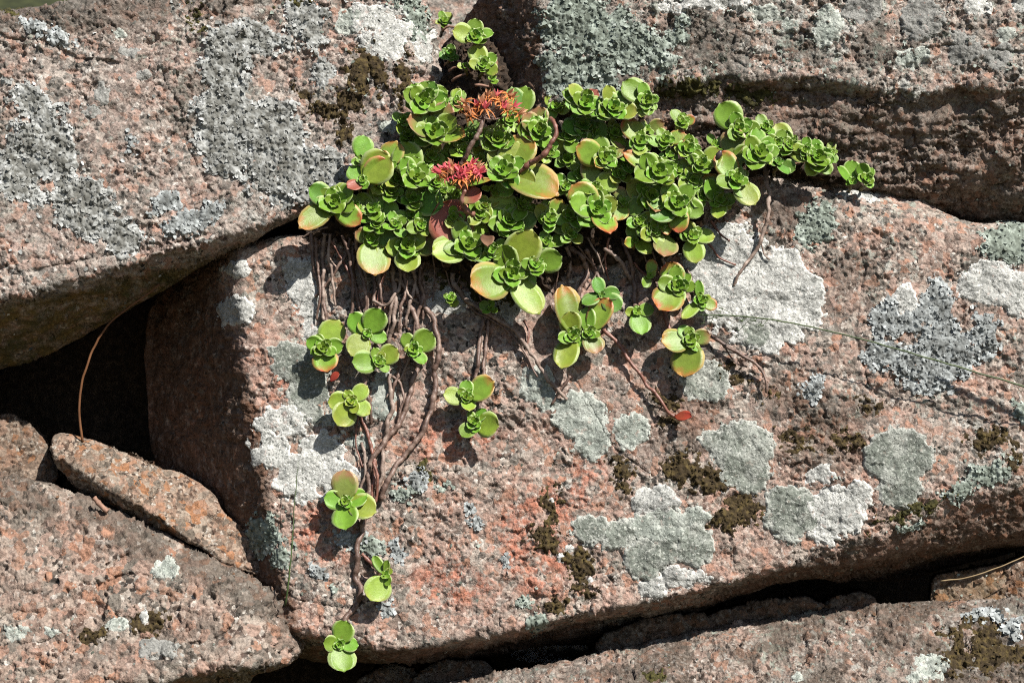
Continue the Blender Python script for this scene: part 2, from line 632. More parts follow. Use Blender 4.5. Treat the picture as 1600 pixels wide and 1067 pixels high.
    Fq = np.stack([B[:, 1], B[:, 0], n0 + Bi[:, 0], n0 + Bi[:, 1]], -1)
    Ft = np.stack([n0 + Bi[:, 1], n0 + Bi[:, 0], np.full(len(B), len(V) - 1)], -1)
    attrs = {}
    px, py = X.ravel()[used], Yp.ravel()[used]
    Qn = P2.reshape(-1, 3)[used]
    pads = len(V) - n0
    pt = paint(px, py, Qn, r.N0.reshape(-1, 3)[used]) if paint else {}
    for key_ in ('red', 'pale', 'grime', 'olive', 'brown'):
        v = pt.get(key_, 0) + np.zeros(n0)
        attrs[key_] = np.concatenate([sat(v), np.zeros(pads)])
    org = np.array([cen[0], cen[1], V[:, 2].min()])
    r.org = org
    me = mesh_from(name, (V - org) * S, [F, Fq, Ft], mat, attrs)
    r.obj = link(name, me, None, org * S)
    if label:
        tag(r.obj, label, category)
    if kind:
        r.obj['kind'] = kind
    SURF.append(r)
    return r


def child_loc(o, r):
    o.parent = r.obj
    o.location = (0, 0, 0)


def surf_at(px, py, rocks=None):
    """smallest depth of the rocks at a layout position (world layout units), with the record"""
    best, rec = 1e9, None
    for r in rocks or SURF:
        if not (r.xs[0] < px < r.xs[-1] and r.ys[0] < py < r.ys[-1]):
            continue
        i = min(np.searchsorted(r.ys, py), len(r.ys) - 1)
        j = min(np.searchsorted(r.xs, px), len(r.xs) - 1)
        if r.valid[i, j] and r.P[i, j, 1] < best:
            best, rec = float(r.P[i, j, 1]), r
    return best, rec


def sub(r, blobs, pad=16):
    bx0 = min(b[0] - max(b[2], b[3]) for b in blobs) - pad
    bx1 = max(b[0] + max(b[2], b[3]) for b in blobs) + pad
    by0 = min(b[1] - max(b[2], b[3]) for b in blobs) - pad
    by1 = max(b[1] + max(b[2], b[3]) for b in blobs) + pad
    i0, i1 = np.searchsorted(r.ys, [by0, by1])
    j0, j1 = np.searchsorted(r.xs, [bx0, bx1])
    return slice(max(i0, 0), i1), slice(max(j0, 0), j1)


def patch_field(r, blobs, holes, warp, seed, sl, rag=0.0):
    px, py = r.X[sl], r.Yp[sl]
    Q = r.P[sl].reshape(-1, 3)
    m = blob_mask(px, py, blobs).astype(np.float32)
    wlen = 30.0
    m = m + (warp * fbm(Q / wlen, 3, seed) + 2.2 * fbm(Q / 8, 2, seed + 9)).reshape(m.shape)
    if rag:
        m = m + rag * (fbm(Q / 15, 3, seed + 21, .65) - .12).reshape(m.shape)
    if holes:
        hm = blob_mask(px, py, holes) + (warp * .6 * fbm(Q / 16, 3, seed + 5)).reshape(m.shape)
        m = np.minimum(m, -hm)
    return m


def sheet(r, sl, h, ok, name, mat, attrs, calm=0.0):
    """a sheet that follows the rock, h above it; parts below the rock are dropped"""
    ok = ok & r.valid[sl]
    idx = np.arange(h.size).reshape(h.shape)
    fv = ok[:-1, :-1] | ok[1:, :-1] | ok[1:, 1:] | ok[:-1, 1:]
    va = r.valid[sl]
    fv &= va[:-1, :-1] & va[1:, :-1] & va[1:, 1:] & va[:-1, 1:]
    if not fv.any():
        return None
    F = np.stack([idx[:-1, :-1][fv], idx[1:, :-1][fv], idx[1:, 1:][fv], idx[:-1, 1:][fv]], -1)
    used = np.zeros(h.size, bool)
    used[F.ravel()] = True
    remap = np.cumsum(used) - 1
    h = h - calm * (r.det[sl] - 1.2) * np.clip(attrs['edge'] / 5, 0, 1)
    V = (r.P[sl] + r.N0[sl] * h[..., None]).reshape(-1, 3)[used]
    a = {k: v.ravel()[used] for k, v in attrs.items()}
    me = mesh_from(name, (V - r.org) * S, remap[F], mat, a)
    return link(name, me, r.obj)


def crumbs(r, sl, m, parent, name, mat, seed, dens, rng_, rad, tilt=.4):
    if parent is None:
        return
    gen = np.random.default_rng(seed + 5)
    mm = m.ravel()
    ii = np.flatnonzero((mm > rng_[0]) & (mm < rng_[1]) & r.valid[sl].ravel() & (r.d[sl].ravel() > 1))
    p = dens * GRID * GRID * np.where(mm[ii] < 0, (1 - mm[ii] / rng_[0]) ** 1.5, 1)
    ii = ii[gen.random(len(ii)) < p]
    C = r.P[sl].reshape(-1, 3)[ii] + r.N0[sl].reshape(-1, 3)[ii] * (np.clip(mm[ii], 0, 4) * .9)[:, None]
    lobes(r, C, r.N0[sl].reshape(-1, 3)[ii], gen.uniform(rad[0], rad[1], len(ii)), name, mat, parent, tilt=tilt, gen=gen, edge=12.0)


def crust_patch(r, blobs, mat, thick=1.6, warp=9, holes=None, seed=None, label=None, rag=5.0):
    seed = seed if seed is not None else int(blobs[0][0] * 7 + blobs[0][1]) % 200
    sl = sub(r, blobs)
    if r.P[sl].size == 0:
        return None
    m = patch_field(r, blobs, holes, warp, seed, sl, min(rag, .25 * min(b[3] for b in blobs)))
    Q = r.P[sl].reshape(-1, 3)
    f1, f2, _, cid = worley(Q / 7, seed)
    are = ((0.5 - f1) * 1.5 + (_fp[cid, 3] - .5) * .7 + fbm(Q / 14, 2, seed + 2) * .8).reshape(m.shape)
    h = thick * np.clip(m / 3.5, -1, 1) + np.where(m > 0, are * np.clip(m / 5, 0, 1), 0)
    h = np.where(m > 0, np.maximum(h, 0.15), h)
    o = sheet(r, sl, h, m > 0, 'lichen_patch', M[mat], {'edge': m}, calm=.62)
    crumbs(r, sl, m, o, 'lichen_specks', mat, seed, .010, (-9, 2), (.9, 2.2))
    if o:
        o['label'] = label or {'crust_white': 'white crusty lichen', 'crust_grey': 'grey-green crusty lichen', 'crust_mint': 'pale greenish crusty lichen', 'crust_smoke': 'smoke grey crusty lichen'}[mat]
    return o


def moss_patch(r, blobs, mat='moss', thick=2.2, warp=10, holes=None, seed=None, rag=15.0):
    seed = seed if seed is not None else int(blobs[0][0] * 5 + blobs[0][1]) % 200
    sl = sub(r, blobs)
    if r.P[sl].size == 0:
        return None
    m = patch_field(r, blobs, holes, warp, seed, sl, rag)
    Q = r.P[sl].reshape(-1, 3)
    f1, _, _, cid = worley(Q / 9, seed)
    g1, _, _, _ = worley(Q / 4.2, seed + 2)
    lum = ((0.6 - f1) * 3.6 + (_fp[cid, 3] - .5) * 2.0 + (0.5 - g1) * 1.6).reshape(m.shape)
    h = thick * np.clip(m / 6, -1, 1) + np.where(m > 0, lum * np.clip(m / 6, 0, 1), 0)
    h = np.where(m > 0, np.maximum(h, 0.2), h)
    o = sheet(r, sl, h, m > 0, 'moss_patch', M[mat], {'edge': m})
    crumbs(r, sl, m, o, 'moss_tufts', mat, seed, .022, (-13, 30), (1.0, 2.6), .8)
    return o


def lobes(r, C, Nn, rad, name, mat, parent, kind='stuff', tilt=.38, lift=.8, shade=None, gen=None, edge=12.0):
    """thin curled lobes, each a fan of seven triangles, centred at C with normals Nn"""
    gen = gen or RNG
    n = len(C)
    if n == 0:
        return None
    k = 7
    Nn = Nn + gen.normal(size=(n, 3)) * tilt
    Nn /= np.linalg.norm(Nn, axis=1, keepdims=True)
    ref = gen.normal(size=(n, 3))
    T = np.cross(Nn, ref)
    T /= np.linalg.norm(T, axis=1, keepdims=True)
    Bt = np.cross(Nn, T)
    ang = np.linspace(0, 2 * np.pi, k, endpoint=False)[None, :] + gen.uniform(-.3, .3, (n, k))
    rr = rad[:, None] * gen.uniform(.55, 1.25, (n, k))
    curl = gen.uniform(-.45, .35, (n, 1)) * rad[:, None] + gen.uniform(-.2, .2, (n, k)) * rad[:, None]
    rim = C[:, None] + T[:, None] * (np.cos(ang) * rr)[..., None] + Bt[:, None] * (np.sin(ang) * rr)[..., None] + Nn[:, None] * curl[..., None]
    V = np.concatenate([C[:, None], rim], 1) + Nn[:, None] * (lift * rad)[:, None, None] * .5
    V = V.reshape(-1, 3)
    base = np.arange(n)[:, None] * (k + 1)
    i = np.arange(k)
    F = np.stack([np.broadcast_to(base, (n, k)), base + 1 + i[None], base + 1 + (i[None] + 1) % k], -1).reshape(-1, 3)
    sh = gen.random(n) if shade is None else shade
    me = mesh_from(name, (V - r.org) * S, F, M[mat], {'shade': np.repeat(sh, k + 1), 'edge': np.full(n * (k + 1), edge)})
    o = link(name, me, parent)
    if kind:
        o['kind'] = kind
    return o


def foliose_patch(r, blobs, mat='foliose', warp=12, holes=None, seed=None, dens=1.0, rad=(1.8, 4.3), thick=1.4, name='lichen_patch', base=True, rimbright=True, rag=9.0):
    seed = seed if seed is not None else int(blobs[0][0] * 3 + blobs[0][1]) % 200
    sl = sub(r, blobs)
    if r.P[sl].size == 0:
        return None
    m = patch_field(r, blobs, holes, warp, seed, sl, rag)
    Q = r.P[sl].reshape(-1, 3)
    f1, f2, vec, cid = worley(Q / 7.2, seed)
    tx = _fp[cid, :3] - .5
    tilt = np.einsum('ij,ij->i', vec, tx.astype(np.float32)) * 5.0
    hgt = (_fp[cid, 3]) * 2.2 + tilt - 2.2 * smooth(f2 - f1, .16, 0)
    mm = m.ravel()
    h = np.where(mm > 0, thick * np.clip(mm / 3, 0, 1) + hgt * np.clip(mm / 4, .3, 1), -2.0).reshape(m.shape)
    h = np.where(m > 0, np.maximum(h, .1), h)
    shade = (_fp[cid, 2] * .55 + .25 * fbm(Q / 22, 2, seed + 4) + .12).reshape(m.shape)
    if rimbright:
        shade = shade + .3 * smooth(m, 14, 2)
    parent = r.obj
    if base:
        o = sheet(r, sl, h, m > 0, name, M[mat], {'edge': m, 'shade': sat(shade)}, calm=.5)
        if o:
            o['label'] = 'leafy lichen, ' + {'foliose': 'grey', 'foliose_blue': 'bluish grey', 'foliose_green': 'grey-green'}[mat]
        parent = o or r.obj
    # loose lobes on top, more of them along the margin
    gen = np.random.default_rng(seed + 77)
    ok = (m > -1.5) & r.valid[sl]
    ii = np.flatnonzero(ok.ravel())
    w = (1.0 + .9 * smooth(m.ravel()[ii], 12, 0)) * dens
    area = GRID * GRID
    keep = gen.random(len(ii)) < w * area / 30.0
    ii = ii[keep]
    C = (r.P[sl] + r.N0[sl] * np.maximum(h, 0)[..., None]).reshape(-1, 3)[ii]
    Nn = r.N0[sl].reshape(-1, 3)[ii]
    sh = sat(gen.random(len(ii)) * .6 + .15 + .35 * smooth(m.ravel()[ii], 14, 0))
    lobes(r, C, Nn, gen.uniform(rad[0], rad[1], len(ii)), 'lichen_lobes', mat, parent, shade=sh, gen=gen)
    return parent


def flakes(r, density, mat, seed, rad=(1.8, 4.2), tilt=.5, name='lichen_flakes'):
    """scattered loose flakes where density(px, py, Q) (per square unit) says so"""
    gen = np.random.default_rng(seed)
    ok = r.valid & (r.X > -40) & (r.X < 1640) & (r.Yp > -40) & (r.Yp < 1110) & (r.d > 2)
    ii = np.flatnonzero(ok.ravel())
    Q = r.P.reshape(-1, 3)[ii]
    px, py = r.X.ravel()[ii], r.Yp.ravel()[ii]
    p = density(px, py, Q) * GRID * GRID
    ii = ii[gen.random(len(ii)) < p]
    C = r.P.reshape(-1, 3)[ii]
    Nn = r.N0.reshape(-1, 3)[ii]
    return lobes(r, C, Nn, gen.uniform(rad[0], rad[1], len(ii)), name, mat, r.obj, tilt=tilt, gen=gen)


def tri(pts):
    xs, ys = zip(*pts)
    return lambda v: np.interp(v, xs, ys)


def grooves(x, y, lines):
    """narrow weathered cracks: list of (points, width, depth)"""
    out = 0
    for pts, w_, dp in lines:
        dm = 1e9
        for (ax, ay), (bx, by) in zip(pts[:-1], pts[1:]):
            t = np.clip(((x - ax) * (bx - ax) + (y - ay) * (by - ay)) / ((bx - ax) ** 2 + (by - ay) ** 2), 0, 1)
            dm = np.minimum(dm, np.hypot(x - ax - t * (bx - ax), y - ay - t * (by - ay)))
        wob = np.abs(np.sin(x / 17 + y / 29) + .6 * np.sin(x / 7.3 - y / 11))
        out = out + dp * np.exp(-(dm / w_) ** 2) * (.45 + .4 * wob)
    return out


# --- upper left boulder
def depth_a(x, y):
    face = 0 + (x - 100) * .12 + (250 - y) * .22
    under = plane((0, 468, -60), (445, 345, 22), (0, 582, 150))(x, y)
    right = plane((640, 0, 105), (655, 160, 85), (700, 80, 160))(x, y)
    return smax([face, under, right], 7) + grooves(x, y, [(((0, 60), (70, 66), (120, 92), (190, 100)), 3, 7), (((20, 430), (120, 408), (220, 392), (330, 366)), 3.5, 5), (((255, 120), (280, 170), (292, 230), (330, 300)), 3, 5), (((560, 60), (580, 110), (590, 150)), 2.5, 4)])


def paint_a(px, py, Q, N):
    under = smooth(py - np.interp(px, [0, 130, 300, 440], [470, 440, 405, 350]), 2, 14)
    top = smooth(py + .1 * px, 75, 10)
    gr = .75 * top + .35 * smooth(fbm(Q / 90, 3, 61), .05, .5)
    gr += .5 * sat(blob_mask(px, py, [(130, 30, 170, 40), (300, 170, 60, 70)]) / 20)
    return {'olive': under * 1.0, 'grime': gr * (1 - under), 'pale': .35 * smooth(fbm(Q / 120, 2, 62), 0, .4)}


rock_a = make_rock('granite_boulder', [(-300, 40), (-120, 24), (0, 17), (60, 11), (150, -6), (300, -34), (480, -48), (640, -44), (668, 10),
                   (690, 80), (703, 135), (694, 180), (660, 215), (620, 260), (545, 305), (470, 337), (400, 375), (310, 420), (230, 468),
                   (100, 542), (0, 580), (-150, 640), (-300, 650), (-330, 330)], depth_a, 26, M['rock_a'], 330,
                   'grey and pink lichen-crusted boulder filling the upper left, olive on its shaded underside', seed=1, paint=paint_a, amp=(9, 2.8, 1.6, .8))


# --- the large middle boulder
def depth_b(x, y):
    face = (650 - y) * .20 + 10 * np.sin((x - 420) / 260) + .00002 * (x - 900) ** 2
    left = plane((336, 400, 52), (428, 830, -36), (230, 640, 262))(x, y)
    left2 = plane((300, 640, 175), (320, 800, 120), (236, 640, 300))(x, y)
    und1 = plane((1200, 893, -44), (1600, 748, -18), (1600, 850, 46))(x, y)
    und2 = plane((700, 1002, -66), (1600, 832, 48), (700, 1032, 110))(x, y)
    tip = plane((470, 985, -60), (560, 1003, -66), (500, 1032, 80))(x, y)
    top = plane((1190, 285, 76), (1560, 372, 62), (1380, 296, 118))(x, y)
    led = (.5 + .5 * np.tanh((y - (735 + .03 * (x - 800))) / 7)) * 7 * smooth(x, 560, 640) * smooth(x, 1010, 900)
    return smax([face - led, left, left2, und1, und2, tip, top], 7) + grooves(x, y, [(((640, 742), (760, 733), (880, 738)), 4, 4), (((1250, 772), (1290, 764), (1310, 770), (1372, 748)), 2.5, 6), (((470, 938), (540, 950)), 3.5, 4), (((1330, 330), (1350, 420), (1335, 520), (1360, 610)), 2.5, 4), (((700, 520), (740, 600), (735, 660)), 2.5, 4), (((880, 560), (960, 700), (1040, 760)), 2.2, 3.5)])


def paint_b(px, py, Q, N):
    red = sat(blob_mask(px, py, [(830, 850, 70, 110, 10), (710, 910, 90, 50), (920, 740, 40, 50), (510, 830, 60, 70), (700, 690, 120, 40), (440, 590, 30, 80), (520, 720, 30, 40), (880, 790, 60, 60)]) / 25)
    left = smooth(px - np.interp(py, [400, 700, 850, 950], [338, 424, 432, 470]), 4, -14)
    gr = .3 * smooth(fbm(Q / 70, 3, 63), .0, .5)
    gr += .6 * sat(blob_mask(px, py, [(1330, 420, 70, 40), (1100, 620, 60, 30), (1060, 690, 90, 40), (1540, 420, 60, 40), (1250, 330, 90, 40), (1300, 640, 120, 40), (760, 400, 150, 60)]) / 20)
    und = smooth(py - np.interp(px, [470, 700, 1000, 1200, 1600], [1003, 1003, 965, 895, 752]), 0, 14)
    br = .95 * left + .8 * und  # shade of the left face and underside, painted in as dark brown
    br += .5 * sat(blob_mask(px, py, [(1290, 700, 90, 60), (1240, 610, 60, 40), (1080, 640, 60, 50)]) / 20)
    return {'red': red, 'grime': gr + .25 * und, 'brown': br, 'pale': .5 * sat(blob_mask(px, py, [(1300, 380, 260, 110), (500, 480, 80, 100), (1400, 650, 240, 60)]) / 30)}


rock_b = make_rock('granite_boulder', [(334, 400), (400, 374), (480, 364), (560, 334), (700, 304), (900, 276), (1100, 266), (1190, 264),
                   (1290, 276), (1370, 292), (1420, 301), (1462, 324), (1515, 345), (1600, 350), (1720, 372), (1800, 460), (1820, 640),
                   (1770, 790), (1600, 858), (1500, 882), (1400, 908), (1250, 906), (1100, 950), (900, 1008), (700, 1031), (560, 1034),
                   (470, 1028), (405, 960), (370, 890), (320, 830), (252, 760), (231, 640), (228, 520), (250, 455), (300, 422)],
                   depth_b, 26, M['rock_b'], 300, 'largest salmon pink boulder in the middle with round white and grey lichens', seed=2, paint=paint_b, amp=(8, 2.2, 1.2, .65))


# --- upper right boulder with an overhang
_lip = tri([(780, 170), (850, 160), (950, 146), (1050, 128), (1150, 117), (1250, 117), (1330, 131), (1400, 142), (1450, 146), (1500, 131), (1560, 140), (1650, 138), (1850, 150)])
_rec = tri([(-1, 0), (0, 0), (24, 25), (60, 36), (140, 70), (160, 90), (225, 205), (320, 330)])


def depth_c(x, y):
    face = 50 + (130 - y) * .18 - (x - 1050) * .015
    q = np.stack([x.ravel() / 90, y.ravel() / 40, np.zeros(x.size)], -1)
    w = fbm(q, 3, 71).reshape(x.shape)
    d = y - _lip(x) + 7 * w
    rec = _rec(d) + 10 * w * smooth(d, 15, 50)
    left = plane((848, 0, 72), (852, 150, 50), (780, 60, 145))(x, y)
    left2 = plane((770, 0, 165), (775, 120, 150), (720, 60, 330))(x, y)
    return smax([face + rec, left, left2], 6) + grooves(x, y, [(((1130, -10), (1150, 40), (1140, 90), (1180, 118)), 3, 6), (((1400, 90), (1480, 70), (1600, 84)), 3, 5)])


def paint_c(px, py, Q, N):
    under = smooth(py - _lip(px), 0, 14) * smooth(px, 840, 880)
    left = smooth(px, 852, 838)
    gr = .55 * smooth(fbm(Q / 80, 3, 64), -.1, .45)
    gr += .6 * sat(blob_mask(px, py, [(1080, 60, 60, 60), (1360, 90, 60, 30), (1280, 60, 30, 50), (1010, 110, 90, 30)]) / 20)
    return {'brown': .9 * left + .6 * under, 'grime': gr * (1 - .6 * under), 'pale': .8 * (1 - under) * (1 - left)}  # brown paints in the shade of the left side and overhang


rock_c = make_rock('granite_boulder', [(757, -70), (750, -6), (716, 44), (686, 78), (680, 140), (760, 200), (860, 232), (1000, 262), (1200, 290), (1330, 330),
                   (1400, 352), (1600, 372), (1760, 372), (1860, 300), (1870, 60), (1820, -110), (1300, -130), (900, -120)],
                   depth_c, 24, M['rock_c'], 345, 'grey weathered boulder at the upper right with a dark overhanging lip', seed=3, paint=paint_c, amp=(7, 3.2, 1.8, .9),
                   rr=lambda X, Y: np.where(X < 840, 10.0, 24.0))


# --- lower left boulder
def depth_e(x, y):
    face = -110 + (950 - y) * .5 - (x - 200) * .02
    top = plane((0, 790, -60), (300, 900, -92), (100, 755, 10))(x, y)
    right = plane((400, 950, -110), (420, 1060, -160), (470, 990, -40))(x, y)
    bot = plane((250, 1063, -165), (420, 1040, -150), (400, 1070, -20))(x, y)
    crk = 0
    for (ax, ay), (bx, by), w_, dp in (((-40, 938), (235, 898), 5, 9), ((-40, 975), (150, 934), 4, 7), ((-20, 1022), (120, 985), 4, 7), ((90, 905), (200, 872), 4, 6), ((300, 1010), (420, 960), 4, 5)):
        t = np.clip(((x - ax) * (bx - ax) + (y - ay) * (by - ay)) / ((bx - ax) ** 2 + (by - ay) ** 2), 0, 1)
        dd = np.hypot(x - ax - t * (bx - ax), y - ay - t * (by - ay) + 5 * np.sin(x / 14))
        crk = crk + dp * np.exp(-(dd / w_) ** 2) * (.6 + .4 * np.sin(x / 23))
    return smax([face, top, right, bot], 16) + crk


def paint_e(px, py, Q, N):
    top = smooth(py - np.interp(px, [0, 160, 330, 450], [745, 795, 872, 945]), 84, 20)
    gr = 1.0 * top * smooth(fbm(Q / 60, 3, 65), -.8, 0) + .35 * sat(blob_mask(px, py, [(250, 1010, 60, 30), (320, 1000, 60, 40), (90, 930, 110, 22, 8)]) / 14)
    return {'grime': gr, 'brown': .12}


rock_e = make_rock('granite_boulder', [(-160, 700), (0, 738), (80, 755), (160, 790), (250, 828), (330, 868), (400, 905), (448, 945), (472, 985), (476, 1012),
                   (452, 1040), (404, 1054), (390, 1075), (370, 1150), (100, 1210), (-160, 1200), (-200, 950)], depth_e, 46, M['rock_d'], 160,
                   'coarse grained rounded boulder at the lower left with one small round lichen', seed=4, paint=paint_e, amp=(9, 3.2, 2.1, .75))


# --- lower right boulder
def depth_f(x, y):
    face = -30 + (1010 - y) * .75 + 8 * np.sin(x / 170)
    top = plane((900, 1045, -30), (1500, 960, 8), (1200, 962, 60))(x, y)
    return smax([face, top], 10)


def paint_f(px, py, Q, N):
    return {'grime': .75 * smooth(fbm(Q / 70, 3, 66), -.3, .3), 'brown': .3, 'pale': .5}


rock_f = make_rock('granite_boulder', [(600, 1110), (700, 1064), (800, 1047), (900, 1030), (1000, 1004), (1080, 986), (1200, 964), (1300, 949), (1400, 941), (1500, 937),
                   (1600, 933), (1760, 934), (1830, 1080), (1800, 1220), (1200, 1250), (640, 1220)], depth_f, 24, M['rock_c'], 200,
                   'long low boulder along the bottom right with dark moss on its end', seed=5, paint=paint_f, amp=(7, 3.0, 1.8, .9))


# --- small wedge stone at the left
def depth_g(x, y):
    top = plane((100, 685, 66), (320, 775, 36), (160, 765, -6))(x, y)
    front = plane((100, 722, 30), (262, 822, -16), (150, 790, 92))(x, y)
    right = plane((300, 760, 30), (270, 822, -20), (410, 870, 22))(x, y)
    return smax([top, front, right], 5)


rock_g = make_rock('wedge_stone', [(80, 692), (92, 680), (125, 682), (200, 712), (300, 748), (335, 772), (352, 800), (392, 830), (424, 868), (418, 900), (350, 880),
                   (300, 850), (235, 826), (165, 796), (112, 752), (84, 722)], depth_g, 11, M['rock_e'], 190,
                   'small brown wedge stone leaning on the coarse lower left boulder', 'stone', seed=6, amp=(8, 3.4, 1.6, .8),
                   paint=lambda px, py, Q, N: {'brown': .3, 'grime': .1 + .4 * smooth(fbm(Q / 40, 2, 67), 0, .5)})

rock_h = make_rock('rubble_stone', [(-90, 640), (0, 648), (40, 658), (68, 682), (80, 708), (92, 745), (60, 775), (0, 780), (-90, 780)],
                   lambda x, y: 100 + (700 - y) * .45 + .25 * (x - 40), 26, M['rock_e'], 260, 'half-shaded knobbly stone at the left edge behind the wedge stone', 'stone', seed=7, amp=(5, 3, 2, .8),
                   paint=lambda px, py, Q, N: {'brown': .4, 'grime': .5})
rock_i = make_rock('rubble_stone', [(1456, 905), (1480, 894), (1540, 884), (1572, 880), (1576, 915), (1568, 948), (1500, 960), (1458, 958)],
                   lambda x, y: 75 + (920 - y) * .35 - .05 * (x - 1500), 12, M['rock_e'], 230, 'olive brown chock stone in the right-hand gap under the middle boulder', 'stone', seed=8, amp=(3, 2, 1.2, .6),
                   paint=lambda px, py, Q, N: {'brown': .5, 'olive': .45})
rock_j = make_rock('rubble_stone', [(1566, 890), (1600, 868), (1680, 858), (1690, 940), (1640, 962), (1572, 958)],
                   lambda x, y: 66 + (915 - y) * .35 - .3 * (x - 1600), 16, M['rock_e'], 230, 'reddish brown chock stone at the right edge beside the straw', 'stone', seed=9, amp=(3, 2, 1.2, .6),
                   paint=lambda px, py, Q, N: {'brown': .7})
rock_k = make_rock('rubble_stone', [(600, -120), (800, -120), (800, 60), (760, 150), (640, 150), (600, 40)],
                   lambda x, y: 520 + (0 - y) * .5 + .2 * (x - 700), 40, M['rock_c'], 760, 'pale blurred stone far back in the gap between the two upper boulders', 'stone', seed=10, amp=(8, 3, 2, .8), g=3,
                   paint=lambda px, py, Q, N: {'grime': .3 + 0 * px})
# unseen stone added on the left to keep skylight out of the hollow
rock_light_block = make_rock('rubble_stone', [(-420, 560), (-120, 600), (-50, 660), (-60, 800), (-150, 860), (-420, 840)],
                   lambda x, y: 20 + (700 - y) * .2 - .3 * (x + 100), 40, M['rock_e'], 330, 'brown stone added unseen beyond the left edge to keep skylight out', 'stone', seed=12, g=6)
# rubble in the low gap
for i, (poly, Y0, lab) in enumerate((
        ([(655, 1052), (690, 1032), (740, 1030), (772, 1044), (780, 1070), (700, 1080), (650, 1074)], 60, 'greyish rubble lump in the black gap, next to the tip of the low boulder'),
        ([(560, 1060), (590, 1040), (640, 1042), (660, 1062), (655, 1095), (590, 1100), (556, 1085)], 85, 'dark rubble lump in the bottom gap right of the lowest hanging sedum rosette'),
        ([(930, 1005), (990, 972), (1060, 958), (1100, 960), (1110, 985), (1040, 1012), (960, 1025)], 55, 'shaded rubble lump between the middle boulder and the low boulder, near the spider hole'),
        ([(1090, 975), (1130, 950), (1200, 936), (1260, 930), (1290, 948), (1230, 966), (1130, 985)], 62, 'flat shaded rubble piece in the gap below the square white lichen'),
        ([(1290, 938), (1320, 926), (1352, 928), (1366, 942), (1340, 958), (1296, 958)], 75, 'little rubble piece in the right gap, left of the black hollow'))):
    make_rock('rubble_stone', poly, (lambda Y0: lambda x, y: Y0 + (1000 - y) * .1)(Y0), 16, M['rock_e'], 210, lab, 'stone', seed=20 + i, amp=(4, 3, 1.8, .8), edge=5,
              paint=lambda px, py, Q, N: {'grime': .7 + 0 * px, 'brown': .3})


# --- the setting behind and below
def quad_sheet(name, corners, nx, ny, mat, bump, seed, kind='structure'):
    c = [np.array(p, float) for p in corners]
    u, v = np.meshgrid(np.linspace(0, 1, nx), np.linspace(0, 1, ny))
    P = (c[0] * ((1 - u) * (1 - v))[..., None] + c[1] * (u * (1 - v))[..., None] + c[2] * (u * v)[..., None] + c[3] * ((1 - u) * v)[..., None]).reshape(-1, 3)
    nrm = np.cross(c[1] - c[0], c[3] - c[0])
    nrm /= np.linalg.norm(nrm)
    P = P + nrm * (bump * fbm(P / (bump * 5 + 1e-6), 3, seed))[:, None]
    idx = np.arange(nx * ny).reshape(ny, nx)
    F = np.stack([idx[:-1, :-1], idx[:-1, 1:], idx[1:, 1:], idx[1:, :-1]], -1).reshape(-1, 4)
    o = link(name, mesh_from(name, P * S, F, mat))
    o['kind'] = kind
    return o


ZG = -830.0
quad_sheet('ground', [(-200000, -200000, ZG), (200000, -200000, ZG), (200000, 200000, ZG), (-200000, 200000, ZG)], 41, 41, M['ground'], 1, 1)
# earth core of the bank behind the stones
quad_sheet('earth_bank', [(-2600, 440, ZG - 30), (2600, 440, ZG - 30), (2600, 470, 400), (-2600, 470, 400)], 90, 40, M['soil'], 24, 2)
quad_sheet('bank_slope', [(-2600, 462, 395), (2600, 462, 395), (2600, 4200, 1500), (-2600, 4200, 1500)], 90, 60, M['bank'], 30, 3)

# ---------------------------------------------------------------- lichens and mosses on the boulders
# upper left boulder
foliose_patch(rock_a, [(62, 255, 62, 72), (55, 165, 50, 26, -35), (130, 322, 62, 44, -35), (185, 372, 46, 26, -20)], 'foliose', holes=[(72, 292, 12, 14), (20, 205, 8, 10)])
foliose_patch(rock_a, [(352, 95, 42, 62), (405, 60, 50, 26, -20), (352, 180, 50, 62), (425, 205, 60, 48, -30), (452, 268, 68, 48), (500, 268, 46, 34), (350, 240, 46, 36)], 'foliose', holes=[(415, 120, 22, 34), (300, 260, 24, 18)])
foliose_patch(rock_a, [(300, 345, 44, 22, 15), (262, 322, 26, 16)], 'foliose_blue', dens=.8)
foliose_patch(rock_a, [(205, 226, 9, 17)], 'foliose_blue', warp=3)
foliose_patch(rock_a, [(480, 40, 30, 42, 10), (505, 110, 18, 26)], 'foliose', warp=14, dens=.8)
foliose_patch(rock_a, [(655, 38, 18, 36), (640, 8, 24, 14)], 'foliose_green', warp=6)
foliose_patch(rock_a, [(88, 62, 26, 12, -20), (46, 40, 24, 9)], 'foliose_blue', warp=8, dens=.7)
crust_patch(rock_a, [(188, 54, 13, 10)], 'crust_mint', warp=3)
crust_patch(rock_a, [(585, 30, 46, 30), (612, 62, 50, 34), (658, 72, 22, 32)], 'crust_white', warp=14, holes=[(640, 76, 8, 10)])
crust_patch(rock_a, [(548, 32, 26, 22)], 'crust_mint', warp=10)
crust_patch(rock_a, [(610, 200, 26, 10)], 'crust_mint', warp=7)
crust_patch(rock_a, [(230, 118, 16, 12)], 'crust_smoke', warp=8)
crust_patch(rock_a, [(206, 84, 14, 9)], 'crust_smoke', warp=8)
crust_patch(rock_a, [(160, 150, 14, 18)], 'crust_smoke', warp=7)
crust_patch(rock_a, [(148, 175, 14, 12)], 'crust_smoke', warp=7)
moss_patch(rock_a, [(572, 118, 34, 42, 10), (552, 158, 30, 22, 30)], warp=10, holes=[(580, 140, 3, 16)])
moss_patch(rock_a, [(632, 128, 13, 36)], warp=8)
moss_patch(rock_a, [(512, 172, 28, 15, -30), (536, 206, 10, 20), (478, 148, 16, 8, -30)], warp=9, thick=2.5)
moss_patch(rock_a, [(460, 4, 20, 14)], 'moss_green', warp=6)
